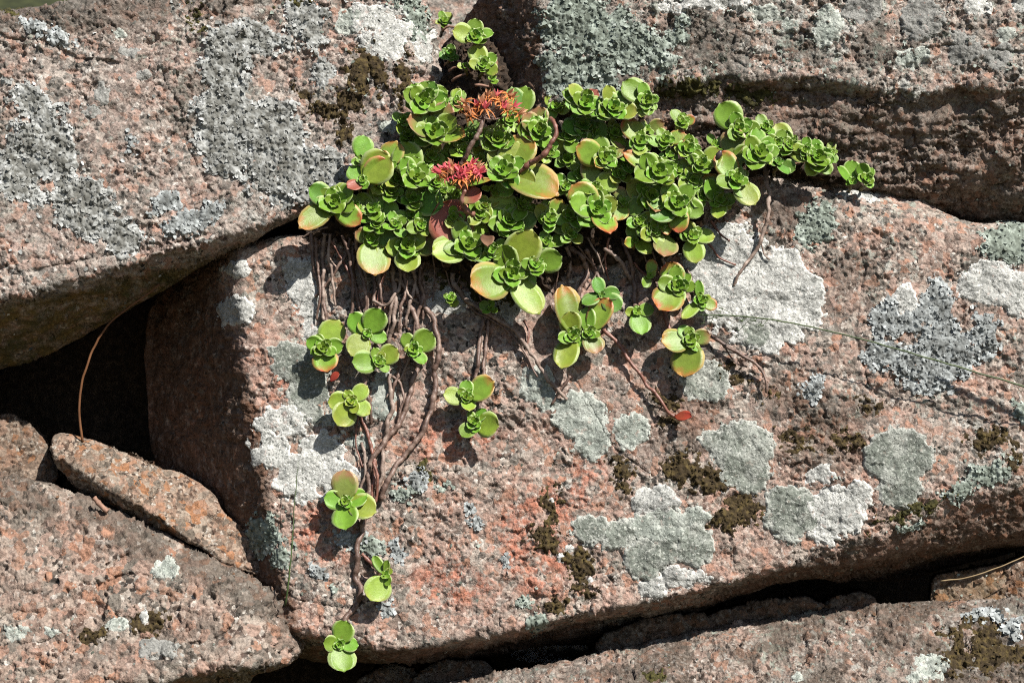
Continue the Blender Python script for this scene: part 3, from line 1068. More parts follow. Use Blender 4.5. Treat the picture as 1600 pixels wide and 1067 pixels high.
moss_patch(rock_a, [(306, 26, 10, 18, 20)], 'moss_green', warp=6)
moss_patch(rock_a, [(12, 14, 24, 7)], 'moss_green', warp=4)
flakes(rock_a, lambda px, py, Q: .0035 * smooth(gnoise(Q / 45, 31), .05, .5) * (py < 470 - .25 * px + 60) + .0004, 'foliose', 301)
flakes(rock_a, lambda px, py, Q: .010 * (blob_mask(px, py, [(540, 20, 120, 50), (590, 90, 60, 90)]) > 0) * smooth(gnoise(Q / 20, 32), 0, .4), 'foliose_green', 302)

# middle boulder
crust_patch(rock_b, [(1140, 395, 52, 44), (1228, 470, 66, 62), (1150, 455, 72, 70), (1105, 420, 34, 42), (1195, 515, 62, 34), (1225, 420, 34, 34)], 'crust_white', 2.0, warp=13, holes=[(1130, 520, 14, 8)])
crust_patch(rock_b, [(1180, 520, 30, 24)], 'crust_grey', 2.6, warp=7)
crust_patch(rock_b, [(1545, 442, 48, 36), (1588, 460, 32, 36)], 'crust_white', warp=10)
crust_patch(rock_b, [(372, 486, 27, 25)], 'crust_white', warp=7)
crust_patch(rock_b, [(372, 421, 22, 13)], 'crust_white', warp=6)
crust_patch(rock_b, [(466, 438, 24, 32)], 'crust_white', 1.2, warp=14)
crust_patch(rock_b, [(486, 486, 18, 40)], 'crust_white', 1.2, warp=14)
crust_patch(rock_b, [(445, 660, 42, 28), (425, 700, 30, 46), (490, 745, 60, 46), (505, 700, 40, 24)], 'crust_white', 1.6, warp=14, holes=[(468, 700, 5, 5), (500, 765, 7, 6)])
crust_patch(rock_b, [(478, 600, 36, 60), (452, 560, 30, 34)], 'crust_grey', 1.1, warp=16)
crust_patch(rock_b, [(540, 640, 30, 30)], 'crust_grey', 1.1, warp=12)
crust_patch(rock_b, [(600, 620, 18, 44)], 'crust_mint', 1.1, warp=10)
crust_patch(rock_b, [(560, 690, 20, 14)], 'crust_mint', 1.1, warp=10)
crust_patch(rock_b, [(905, 650, 42, 40), (925, 690, 30, 28)], 'crust_mint', 1.8, warp=8)
crust_patch(rock_b, [(985, 672, 32, 28)], 'crust_mint', 1.7, warp=6)
crust_patch(rock_b, [(838, 598, 26, 32), (855, 625, 16, 20)], 'crust_mint', 1.3, warp=9)
crust_patch(rock_b, [(1160, 700, 52, 40), (1165, 735, 42, 36), (1118, 690, 24, 18)], 'crust_grey', 2.0, warp=7)
crust_patch(rock_b, [(1403, 715, 54, 50), (1405, 765, 40, 28)], 'crust_grey', 2.0, warp=6)
crust_patch(rock_b, [(1236, 800, 42, 46), (1222, 776, 28, 22)], 'crust_grey', 2.0, warp=8)
crust_patch(rock_b, [(1312, 798, 50, 40), (1336, 775, 24, 24), (1290, 830, 26, 22)], 'crust_white', 2.4, warp=9)
crust_patch(rock_b, [(1284, 742, 32, 14, 8)], 'crust_white', 1.0, warp=12)
crust_patch(rock_b, [(1024, 786, 38, 28)], 'crust_white', 2.2, warp=6)
crust_patch(rock_b, [(925, 826, 34, 28), (965, 835, 32, 26)], 'crust_grey', 2.0, warp=6)
crust_patch(rock_b, [(1040, 822, 62, 30), (1085, 808, 26, 18)], 'crust_mint', 2.3, warp=7)
crust_patch(rock_b, [(1086, 852, 32, 36)], 'crust_grey', 2.8, warp=4)
crust_patch(rock_b, [(1008, 874, 32, 34), (1040, 862, 22, 24)], 'crust_grey', 2.5, warp=5)
crust_patch(rock_b, [(1060, 902, 48, 16, 6), (1020, 918, 24, 18)], 'crust_white', 1.5, warp=9)
crust_patch(rock_b, [(1102, 596, 46, 34)], 'crust_grey', 1.6, warp=8)
crust_patch(rock_b, [(700, 470, 34, 18)], 'crust_white', 1.0, warp=10)
crust_patch(rock_b, [(792, 480, 22, 26)], 'crust_white', 1.0, warp=10)
crust_patch(rock_b, [(985, 330, 30, 16)], 'crust_white', 1.0, warp=10)
crust_patch(rock_b, [(1345, 305, 26, 9)], 'crust_white', 1.0, warp=10)
foliose_patch(rock_b, [(1276, 348, 28, 32), (1262, 365, 18, 22)], 'foliose_green', warp=9, rad=(1.8, 3.6))
foliose_patch(rock_b, [(1402, 498, 46, 34), (1466, 478, 30, 42), (1385, 556, 34, 24), (1440, 570, 60, 32), (1480, 545, 46, 52), (1535, 528, 24, 40), (1450, 600, 36, 14)], 'foliose_blue',
              warp=11, holes=[(1418, 532, 14, 13), (1512, 505, 13, 14), (1418, 468, 18, 24)])
crust_patch(rock_b, [(1414, 470, 19, 27)], 'crust_white', 1.6, warp=6)
foliose_patch(rock_b, [(1575, 382, 46, 34)], 'foliose_green', warp=10, rad=(1.8, 3.8))
foliose_patch(rock_b, [(1272, 608, 17, 24, -15)], 'foliose_blue', warp=8)
foliose_patch(rock_b, [(1545, 738, 36, 18, 15), (1500, 766, 30, 15, 25), (1420, 822, 22, 8, 10)], 'foliose_green', warp=7, rad=(1.8, 4))
for bl in ((632, 772, 22, 13), (655, 754, 16, 17), (578, 852, 24, 18), (545, 846, 26, 14), (497, 895, 13, 10), (795, 880, 8, 13), (818, 940, 13, 11), (838, 970, 20, 10, 20),
           (605, 952, 11, 13), (617, 858, 8, 13, 30), (735, 795, 8, 7), (745, 818, 9, 8), (690, 765, 9, 5), (1596, 640, 14, 20), (560, 795, 10, 14), (520, 918, 8, 8)):
    foliose_patch(rock_b, [bl], 'foliose_blue' if bl[0] % 2 else 'foliose_green', warp=5, rad=(2, 4))
foliose_patch(rock_b, [(412, 838, 26, 34), (440, 868, 16, 16)], 'foliose_green', warp=12, dens=.8)
moss_patch(rock_b, [(1080, 738, 46, 26, -15), (1112, 758, 30, 18)], warp=8)
moss_patch(rock_b, [(1158, 796, 34, 28), (1130, 812, 20, 14)], warp=10)
moss_patch(rock_b, [(860, 790, 13, 24), (852, 835, 22, 26)], warp=9)
moss_patch(rock_b, [(905, 880, 26, 26, -30), (912, 915, 14, 24), (870, 945, 20, 9, 10)], warp=10)
moss_patch(rock_b, [(972, 738, 15, 26, 10)], warp=8)
moss_patch(rock_b, [(1050, 632, 22, 12, -30), (1040, 655, 16, 13)], warp=7)
moss_patch(rock_b, [(1545, 688, 34, 20), (1580, 712, 12, 22)], warp=7, holes=[(1562, 706, 16, 12)])
moss_patch(rock_b, [(657, 735, 13, 15)], 'moss_green', warp=5)
moss_patch(rock_b, [(1400, 806, 32, 9, 18), (1455, 785, 28, 9, 22)], 'moss_green', warp=7)
moss_patch(rock_b, [(1140, 585, 26, 9, -30), (1185, 605, 20, 10, -30)], warp=7, thick=2)
moss_patch(rock_b, [(1370, 635, 20, 10), (1320, 690, 24, 14), (1245, 690, 20, 12)], warp=9, thick=1.6)
moss_patch(rock_b, [(780, 455, 50, 24), (720, 430, 40, 20)], 'moss_green', warp=10, thick=2)
for bl in ((892, 856, 8, 6), (875, 870, 8, 7), (922, 905, 6, 5), (862, 780, 5, 5)):
    crust_patch(rock_b, [bl], 'crust_white', 2.0, warp=3)
flakes(rock_b, lambda px, py, Q: .0016 * smooth(gnoise(Q / 40, 33), .1, .5) * (px > 430) + .004 * (blob_mask(px, py, [(430, 860, 50, 70)]) > 0), 'foliose_green', 303, rad=(1.5, 3.4))

# upper right boulder
foliose_patch(rock_c, [(905, 40, 62, 60), (960, 70, 60, 50), (890, 110, 42, 44), (950, 125, 40, 24)], 'foliose_green', warp=22, holes=[(985, 130, 26, 14), (1000, 20, 16, 20)], rad=(2.2, 4.6), dens=1.1)
foliose_patch(rock_c, [(1035, 95, 20, 36), (1060, 50, 20, 24)], 'foliose_green', warp=14, dens=.8)
crust_patch(rock_c, [(1293, 42, 26, 32)], 'crust_mint', warp=7)
crust_patch(rock_c, [(1345, 12, 34, 24)], 'crust_smoke', 1.8, warp=6)
crust_patch(rock_c, [(1441, 32, 36, 36)], 'crust_smoke', 2.0, warp=5)
crust_patch(rock_c, [(1524, 10, 24, 17)], 'crust_white', warp=5)
crust_patch(rock_c, [(1594, 8, 14, 12)], 'crust_white', warp=4)
crust_patch(rock_c, [(1506, 76, 30, 26), (1560, 90, 26, 22)], 'crust_smoke', warp=12)
crust_patch(rock_c, [(1576, 56, 18, 10)], 'crust_mint', warp=8)
crust_patch(rock_c, [(1430, 90, 24, 14)], 'crust_mint', warp=8)
crust_patch(rock_c, [(1110, 6, 56, 14), (1050, 10, 20, 12)], 'crust_white', 1.1, warp=10)
crust_patch(rock_c, [(1236, 40, 14, 12)], 'crust_mint', 1.2, warp=8)
crust_patch(rock_c, [(1195, 20, 22, 12)], 'crust_mint', 1.2, warp=8)
flakes(rock_c, lambda px, py, Q: (py < _lip(px)) * (px > 845) * .013 * smooth(gnoise(Q / 26, 34), -.05, .4), 'foliose_green', 304, rad=(1.4, 3.4))
flakes(rock_c, lambda px, py, Q: (py > _lip(px)) * (px > 845) * .003 * smooth(gnoise(Q / 26, 35), .1, .4), 'foliose_green', 305, rad=(1.4, 2.8))
moss_patch(rock_c, [(1085, 138, 50, 12), (1180, 150, 40, 12)], 'moss_green', warp=8, thick=2)

# lower boulders
crust_patch(rock_e, [(262, 891, 21, 19)], 'crust_mint', 2.2, warp=6)
crust_patch(rock_e, [(182, 977, 21, 12)], 'crust_mint', 1.8, warp=6)
crust_patch(rock_e, [(30, 990, 14, 9)], 'crust_mint', 1.2, warp=7)
crust_patch(rock_e, [(85, 990, 16, 9)], 'crust_mint', 1.2, warp=7)
crust_patch(rock_e, [(228, 966, 10, 12)], 'crust_white', 1.6, warp=6)
moss_patch(rock_e, [(232, 972, 24, 20), (146, 996, 16, 10)], warp=9, thick=2, holes=[(228, 964, 8, 10)])
crust_patch(rock_e, [(245, 1015, 34, 18)], 'crust_smoke', 1.2, warp=10)
flakes(rock_e, lambda px, py, Q: .0010 * smooth(gnoise(Q / 40, 36), .1, .5), 'foliose_green', 306, rad=(1.4, 3))
crust_patch(rock_f, [(1452, 1048, 28, 20)], 'crust_mint', 2.0, warp=7)
crust_patch(rock_f, [(1425, 1062, 12, 8)], 'crust_mint', 2.0, warp=7)
crust_patch(rock_f, [(1245, 1060, 8, 8)], 'crust_mint', 1.6, warp=4)
foliose_patch(rock_f, [(1543, 962, 27, 8)], 'foliose_blue', warp=4, rad=(3, 6))
foliose_patch(rock_f, [(1582, 984, 18, 11, -20)], 'foliose_blue', warp=4, rad=(3, 6))
moss_patch(rock_f, [(1525, 1000, 46, 30), (1560, 1030, 46, 30), (1500, 1030, 30, 26)], warp=12, holes=[(1512, 1000, 8, 16), (1575, 1050, 24, 14), (1525, 1052, 12, 8)])
moss_patch(rock_f, [(1022, 1055, 12, 8)], 'moss_green', warp=5)
flakes(rock_f, lambda px, py, Q: .0030 * smooth(gnoise(Q / 40, 37), .0, .5), 'foliose_green', 307, rad=(1.4, 3))
flakes(rock_i, lambda px, py, Q: .0010 + 0 * px, 'foliose_green', 308, rad=(1.4, 3))

# ---------------------------------------------------------------- soil pocket that carries the plants
soil = make_rock('soil', [(474, 364), (515, 332), (560, 268), (640, 196), (690, 136), (700, 70), (760, 60), (800, 120), (850, 168), (950, 190), (1100, 205), (1240, 236),
                 (1345, 280), (1290, 286), (1190, 275), (1120, 300), (1085, 380), (1030, 430), (960, 410), (900, 415), (850, 452), (780, 452), (700, 420), (640, 392), (560, 380), (500, 385)],
                 lambda x, y: 44 + (400 - y) * .24, 30, M['soil'], 200, seed=15, kind='structure', amp=(8, 5, 3, 1.4), edge=9)
M['litter'] = lobe_mat('leaf_litter', [(0, (.03, .018, .01)), (.4, (.09, .05, .028)), (.75, (.17, .10, .06)), (1, (.26, .16, .10))])
flakes(soil, lambda px, py, Q: .010 * smooth(gnoise(Q / 30, 38), -.2, .4), 'litter', 309, rad=(2, 6), tilt=.9, name='leaf_litter')
for r_ in SURF:
    if r_.name == 'rubble_stone' and r_ not in (rock_k, rock_light_block, rock_h):
        flakes(r_, lambda px, py, Q: .004 + 0 * px, 'litter', 320 + r_.seed, rad=(1.5, 5), tilt=.8, name='leaf_litter')
flakes(rock_f, lambda px, py, Q: .006 * smooth(py - np.interp(px, [700, 1000, 1200, 1600], [1062, 1000, 962, 932]), 22, 4), 'litter', 340, rad=(1.3, 3.6), tilt=.8, name='leaf_litter')
flakes(rock_e, lambda px, py, Q: .004 * smooth(py - np.interp(px, [0, 160, 330, 450], [740, 792, 868, 942]), 22, 4), 'litter', 341, rad=(1.3, 3.2), tilt=.8, name='leaf_litter')

# ---------------------------------------------------------------- sedum
def leaf_mat(name, green, tipc, tip_at, rim=(.45, .52, .25), gloss=.40, speck=.22):
    m, nt, b, out = new_mat(name)
    co = coords(nt)
    oi = nt.node("ShaderNodeObjectInfo")
    hs = nt.node("ShaderNodeHueSaturation")
    nt.put(hs.inputs['Hue'], nt.math('ADD', nt.math('MULTIPLY', oi.outputs['Random'], .030), .485))
    nt.put(hs.inputs['Value'], nt.math('ADD', nt.math('MULTIPLY', oi.outputs['Random'], .35), .82))
    n = nt.noise(co, .09, 3, .6)
    g = nt.mix(nt.step(n, .35, .65), green, tuple(.78 * v for v in green))
    nt.put(hs.inputs['Color'], g)
    t = nt.attr('tip')
    ts = nt.step(nt.math('ADD', t, nt.math('MULTIPLY', nt.math('SUBTRACT', n, .5), .55)), tip_at, tip_at + .42)
    base = nt.mix(ts, hs.outputs[0], tipc)
    if speck:
        sp = nt.step(nt.noise(co, .16, 4, .7, off=3.3), .60, .68)
        base = nt.mix(nt.math('MULTIPLY', sp, speck), base, (.22, .07, .03))
    base = nt.mix(nt.math('MULTIPLY', nt.step(nt.attr('rim'), .45, 1.0), .75), base, rim)
    nt.l.new(base, b.inputs['Base Color'])
    b.inputs['Roughness'].default_value = gloss
    b.inputs['Specular IOR Level'].default_value = .38
    fine = nt.noise(co, .55, 3, .65)
    nt.put(b.inputs['Roughness'], nt.math('ADD', nt.math('MULTIPLY', fine, .25), gloss - .1))
    nt.l.new(nt.bump(nt.math('ADD', fine, nt.math('MULTIPLY', n, 1.5)), .35, .9 * S), b.inputs['Normal'])
    tr = nt.node("ShaderNodeBsdfTranslucent")
    nt.put(tr.inputs['Color'], nt.mix(1.0, base, (1.1, 1.15, .55), 'MULTIPLY'))
    mx = nt.node("ShaderNodeMixShader")
    mx.inputs[0].default_value = .30
    nt.l.new(b.outputs[0], mx.inputs[1])
    nt.l.new(tr.outputs[0], mx.inputs[2])
    nt.l.new(mx.outputs[0], out.inputs[0])
    return m


GREEN = (.165, .305, .030)
LM = {
    'g': leaf_mat('leaf_green', GREEN, (.19, .31, .05), 1.0),
    'y': leaf_mat('leaf_yellow_green', (.235, .335, .036), (.34, .34, .07), .62),
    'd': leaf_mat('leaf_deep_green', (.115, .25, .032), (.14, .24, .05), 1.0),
    'r': leaf_mat('leaf_red_tipped', (.20, .31, .035), (.45, .07, .04), .58, rim=(.5, .25, .12)),
    'o': leaf_mat('leaf_orange', (.185, .285, .033), (.42, .17, .045), .58, rim=(.55, .40, .18), speck=.35),
    'p': leaf_mat('leaf_dull_pink', (.18, .25, .045), (.30, .15, .075), .48, rim=(.45, .36, .2), speck=.25),
    'R': leaf_mat('leaf_crimson', (.23, .16, .06), (.27, .075, .05), .10, rim=(.5, .25, .15), speck=.2),
}
LBL = {'r': 'green leaf with a red tip', 'o': 'leaf turning orange', 'p': 'dull pinkish leaf', 'R': 'red leaf', 'y': 'yellowish green leaf'}


def leaf_mesh(name, W=.78, cup=.16, curl=.12, cren=.02, seed=0, nt_=10, nw=7, th=.05, peak=.62):
    g = np.random.default_rng(seed)
    ts = np.concatenate([[0.0, .10], (peak - .05) + (1.05 - peak) * np.cos(np.linspace(math.radians(150), math.radians(7), nt_ - 2))])
    V, tip, rim = [], [], []
    twist = g.uniform(-.1, .1)
    lean = g.uniform(-.06, .06)
    ph = g.uniform(0, 6)
    c0, a0 = peak - .05, 1.0 - (peak - .05)
    def half(t):
        q = abs(t - c0) / a0
        e = math.sqrt(max(0.0, 1 - min(q, 1) ** 2.2)) if t > c0 else math.sqrt(max(0.0, 1 - min(q / 1.12, 1) ** 2))
        pet = .24 + .10 * (1 - t / .25) if t < .25 else .24
        return .5 * W * max(e, pet if t < .4 else 0)
    us = np.linspace(-1, 1, nw)
    top = []
    for i, t in enumerate(ts):
        row = []
        w = half(t)
        for j, u in enumerate(us):
            # rounded end: outer rows bend forward in the middle
            yy = t + (.012 * (1 - u * u) if i == nt_ - 1 else 0) - (.03 * u * u * t)
            cr = 1 + (cren * math.sin(t * 26 + ph + (2 if u > 0 else 0)) if t > .45 and abs(u) == 1 else 0)
            x = u * w * cr + lean * t * t
            z = cup * (u * u) * w * 2 * (.3 + t) + curl * t * t + twist * u * w * t
            if t > .6 and i < nt_ - 1:
                yy += cren * .6 * math.sin(u * 9 + ph)
            V.append((x, yy, z))
            tip.append(t * .85 + .15 * abs(u) * t)
            e = max(abs(u) ** 3, (1 if i == nt_ - 1 else 0))
            rim.append(e if t > .2 else 0)
    n = len(V)
    for k in range(n):
        i, j = divmod(k, nw)
        u = us[j]
        x, y, z = V[k]
        tk = th * (1 - .75 * u * u) * (1.4 - .6 * ts[i])
        V.append((x * .985, y - (.012 if i == nt_ - 1 else 0), z - tk))
        tip.append(tip[k])
        rim.append(rim[k] * .9)
    q = []
    I = lambda i, j: i * nw + j
    for i in range(nt_ - 1):
        for j in range(nw - 1):
            q.append((I(i, j), I(i, j + 1), I(i + 1, j + 1), I(i + 1, j)))
            q.append((n + I(i, j), n + I(i + 1, j), n + I(i + 1, j + 1), n + I(i, j + 1)))
        q.append((I(i, 0), I(i + 1, 0), n + I(i + 1, 0), n + I(i, 0)))
        q.append((I(i, nw - 1), n + I(i, nw - 1), n + I(i + 1, nw - 1), I(i + 1, nw - 1)))
    for j in range(nw - 1):
        q.append((I(0, j), n + I(0, j), n + I(0, j + 1), I(0, j + 1)))
        q.append((I(nt_ - 1, j), I(nt_ - 1, j + 1), n + I(nt_ - 1, j + 1), n + I(nt_ - 1, j)))
    return mesh_from(name, np.array(V), np.array(q), LM['g'], {'tip': tip, 'rim': rim})


OUTER = [leaf_mesh('leaf_outer', W=w, cup=c, curl=k, cren=cr, seed=s) for w, c, k, cr, s in
         ((.82, .07, .05, .015, 1), (.88, .11, .07, .02, 2), (.78, .06, -.06, .018, 3), (.86, .13, .08, .022, 4), (.80, .09, .02, .015, 5), (.90, .08, .06, .02, 6), (.78, .12, -.09, .02, 7), (.84, .03, -.02, .025, 8))]
INNER = [leaf_mesh('leaf_inner', W=w, cup=c, curl=k, cren=.015, seed=s, nt_=8, nw=5, peak=.6, th=.07) for w, c, k, s in
         ((.90, .15, .10, 11), (.96, .18, .12, 12), (.86, .13, .08, 13), (.92, .20, .13, 14))]


def bud_mesh(seed, n=6):
    """tiny folded leaves at the growing point, unit radius"""
    g = np.random.default_rng(seed)
    allV, allF, tip, rim, off = [], [], [], [], 0
    nt_, nw = 5, 4
    for k in range(n):
        a = k * 2.399 + g.uniform(-.2, .2)
        L = 1.0 - .09 * k
        el = math.radians(34 + 8 * k)
        w = .42 * L
        for i in range(nt_):
            t = i / (nt_ - 1)
            ww = w * (math.sin(math.pi * (.12 + .80 * t)) ** .7)
            for j in range(nw):
                u = -1 + 2 * j / (nw - 1)
                y = t * L
                z = .34 * u * u * ww * 1.6 + .30 * t * t * L
                yy = y * math.cos(el) - z * math.sin(el)
                zz = y * math.sin(el) + z * math.cos(el)
                x = u * ww
                allV.append((x * math.cos(a) - yy * math.sin(a), x * math.sin(a) + yy * math.cos(a), zz))
                tip.append(t * .5)
                rim.append(max(abs(u) ** 3, 1.0 if i == nt_ - 1 else 0) * .8)
        for i in range(nt_ - 1):
            for j in range(nw - 1):
                b = off + i * nw + j
                allF.append((b, b + 1, b + 1 + nw, b + nw))
        off = len(allV)
    return mesh_from('bud', np.array(allV), np.array(allF), LM['g'], {'tip': tip, 'rim': rim})


BUDS = [bud_mesh(s) for s in (21, 22, 23)]

M['stem_brown'] = simple('stem_brown', [(.3, (.05, .029, .022)), (.5, (.11, .068, .052)), (.68, (.22, .155, .125))], .07, rough=.5, spec=.45, bump=.7, dist=1.2, bscale=.35)
M['stem_red'] = simple('stem_red', [(.3, (.07, .025, .017)), (.5, (.14, .058, .04)), (.68, (.23, .12, .09))], .06, rough=.45, spec=.45, bump=.6, dist=1.0, bscale=.35)
M['stem_pale'] = simple('stem_pale', [(.3, (.09, .06, .045)), (.5, (.18, .13, .105)), (.68, (.30, .24, .20))], .07, rough=.6, spec=.4, bump=.7, dist=1.2, bscale=.35)
M['stem_green'] = simple('stem_green', [(.3, (.10, .09, .03)), (.5, (.15, .13, .045)), (.68, (.20, .12, .06))], .06, rough=.5, spec=.4, bump=.4)


def tube(name, pts, r0, r1, mat, parent=None, org=None, sides=8, rings=True, step=3.2, seed=0):
    """stem along layout points (x, Y, z); leaf scars thicken it at intervals"""
    g = np.random.default_rng(seed)
    P = catmull(np.array(pts, float), False, 6)
    seg = np.linalg.norm(np.diff(P, axis=0), axis=1)
    s = np.concatenate([[0], np.cumsum(seg)])
    n = max(4, int(s[-1] / step))
    u = np.linspace(0, s[-1], n)
    Q = np.stack([np.interp(u, s, P[:, k]) for k in range(3)], -1)
    Q += (1.0 * r0) * np.stack([gnoise(np.stack([u / 21 + seed, u * 0 + k * 7.7, u * 0], -1), seed) for k in range(3)], -1)
    T = np.gradient(Q, axis=0)
    T /= np.linalg.norm(T, axis=1, keepdims=True) + 1e-9
    ref = np.array([0, 1.0, 0]) + 0 * T
    A = np.cross(T, ref)
    A /= np.linalg.norm(A, axis=1, keepdims=True) + 1e-9
    Bv = np.cross(T, A)
    rad = np.linspace(r0, r1, n) * .88
    if rings:
        per = g.uniform(11, 17)
        rad = rad * (1 + .30 * np.clip(np.cos(u / per * 2 * np.pi) * 1.0 - .55, 0, 1) / .45) * (1 + .10 * g.normal(size=n))
    th = np.linspace(0, 2 * np.pi, sides, endpoint=False)
    V = Q[:, None] + rad[:, None, None] * (np.cos(th)[None, :, None] * A[:, None] + np.sin(th)[None, :, None] * Bv[:, None])
    V = V.reshape(-1, 3)
    i, j = np.meshgrid(np.arange(n - 1), np.arange(sides), indexing='ij')
    F = np.stack([i * sides + j, i * sides + (j + 1) % sides, (i + 1) * sides + (j + 1) % sides, (i + 1) * sides + j], -1).reshape(-1, 4)
    caps = [np.arange(sides)[::-1][None], ((n - 1) * sides + np.arange(sides))[None]]
    o_ = np.array(Q[0] if org is None else org)
    me = mesh_from(name, (V - o_) * S, [F, caps[0], caps[1]], mat)
    return link(name, me, parent, None if parent is not None else o_ * S)


def L3(px, py, Y):
    k = (DC + Y) / DC
    return np.array([(px - 800) * k, Y, (533.5 - py) * k])


def draped(pts, rocks=None, r=4, dflt=10):
    """(px, py, off): off = gap to the stone behind"""
    out = []
    for p in pts:
        off = p[2] if len(p) > 2 else 2
        y, _ = surf_at(p[0], p[1], rocks)
        if y > 1e8:
            y = dflt
        out.append(L3(p[0], p[1], y - r - off))
    return out


def put_leaf(name, me, parent, org, A, theta, ln, elev, wid=1.0, mat='g', base=0.0, label=None, roll=0.0, lift=0.0):
    """theta in the picture plane, visible length ln; the leaf rises elev degrees from the plane across the axis A"""
    c, s = math.cos(theta), math.sin(theta)
    yc = -(c * A.x + s * A.z) / A.y
    u = Vector((c, yc, s)).normalized()
    d = (u * math.cos(elev) + A * math.sin(elev)).normalized()
    L = ln / max(.82, math.hypot(d.x, d.z))
    nrm = (A * math.cos(elev) - u * math.sin(elev)).normalized()
    X = d.cross(nrm).normalized()
    if roll:
        q = Matrix.Rotation(roll, 3, d)
        X = q @ X
        nrm = q @ nrm
    R = Matrix((X, d, nrm)).transposed()
    o = bpy.data.objects.new(name, me)
    COL.objects.link(o)
    o.parent = parent
    Mx = Matrix.Translation(u * base * S + A * (lift * S)) @ R.to_4x4() @ Matrix.Diagonal((L * wid * S, L * S, L * S, 1))
    o.matrix_local = Mx
    if mat != 'g':
        o.material_slots[0].link = 'OBJECT'
        o.material_slots[0].material = LM[mat]
    if label:
        o['label'] = label
    return o


def rosette(x, y, R, leaves, label, off=None, stem=None, axis=None, group='sedum rosettes in the clump', inner='g', srad=3.2, Y=None, smat='stem_brown', side=False):
    g = random.Random(int(x * 31 + y * 17))
    if Y is None:
        Y = (650 - y) * .2 - (off if off is not None else 34)
        m, _ = surf_at(x, y)
        Y = min(Y, m - 16)
        if off is None and m < 1e8 and Y < m - 60:
            Y = m - 60
    c = L3(x, y, Y)
    o = bpy.data.objects.new('sedum_rosette', None)
    COL.objects.link(o)
    o.empty_display_size = .01
    o.location = Vector(c) * S
    tag(o, label, 'succulent', group)
    A = Vector(axis or (.10 + g.uniform(-.15, .15), -.93, .30 + g.uniform(-.14, .14))).normalized()
    rot = g.uniform(0, math.pi)
    for tok in leaves.split():
        a, l = tok.split(':')
        code = 'g'
        wid = 1.0
        while l[-1].isalpha():
            ch = l[-1]
            l = l[:-1]
            if ch == 'w':
                wid = 1.1
            elif ch == 'm':
                wid = .76
            elif ch == 'n':
                wid = .62
            else:
                code = ch
        th = math.radians(float(a) + g.uniform(-4, 4))
        ln = float(l)
        if code == 'g' and inner != 'g':
            code = inner
        elif code == 'g' and g.random() < .22:
            code = 'y'
        big = ln > R * 1.35
        el = math.radians(g.uniform(2, 18) if big else g.uniform(6, 26))
        put_leaf('leaf', g.choice(OUTER), o, c, A, th, ln * g.uniform(.98, 1.08), el, wid * g.uniform(.90, 1.06), code, 0, LBL.get(code) if code != 'y' else None, g.uniform(-.38, .38))
    # inner whorls
    rings = [(.76, 17, 4), (.52, 32, 4)] if R >= 13 else [(.70, 25, 4)]
    if R >= 28:
        rings = [(.90, 11, 4), (.68, 21, 4), (.46, 35, 4)]
    if R >= 28 and len(leaves.split()) >= 8:
        rings = rings[1:]
        rings[0] = (.74, 20, 4)
    k = 0
    for fr, el, n in rings:
        for i in range(n):
            th = rot + k * math.pi / 4 + i * 2 * math.pi / n + g.uniform(-.18, .18)
            put_leaf('leaf', g.choice(INNER), o, c, A, th, R * 1.02 * fr * g.uniform(.9, 1.1), math.radians(el + g.uniform(-6, 6)), g.uniform(1.0, 1.16), inner if inner != 'g' else 'g', 0, lift=1.6 * (k + 1))
        k += 1
    b = bpy.data.objects.new('bud', g.choice(BUDS))
    COL.objects.link(b)
    b.parent = o
    zq = A.to_track_quat('Z', 'Y')
    bs = max(3.2, R * .30)
    b.matrix_local = Matrix.Translation(A * ((R * .06 + 4) * S)) @ zq.to_matrix().to_4x4() @ Matrix.Rotation(rot, 4, 'Z') @ Matrix.Diagonal((bs * S, bs * S, bs * S, 1))
    if stem is None:
        e = np.array(c) - np.array(A) * 2
        dn = np.array((g.uniform(-6, 6), 30, -12.0))
        tube('stem', [e, e + dn * .4 + np.array((0, 0, -4)), e + dn, e + dn * 1.6 + np.array((g.uniform(-9, 9), 4, 3))], srad, srad, M['stem_green'], o, c, 6, False, 5, seed=int(x))
    elif stem:
        pts = draped(stem)
        first = np.array(pts[0])
        tube('stem', [np.array(c) - np.array(A) * 1.5, np.array(c) - np.array(A) * 9 + (first - c) * .15] + pts, srad, srad * 1.05, M[smat], o, c, 8, True, seed=int(x))
    return o


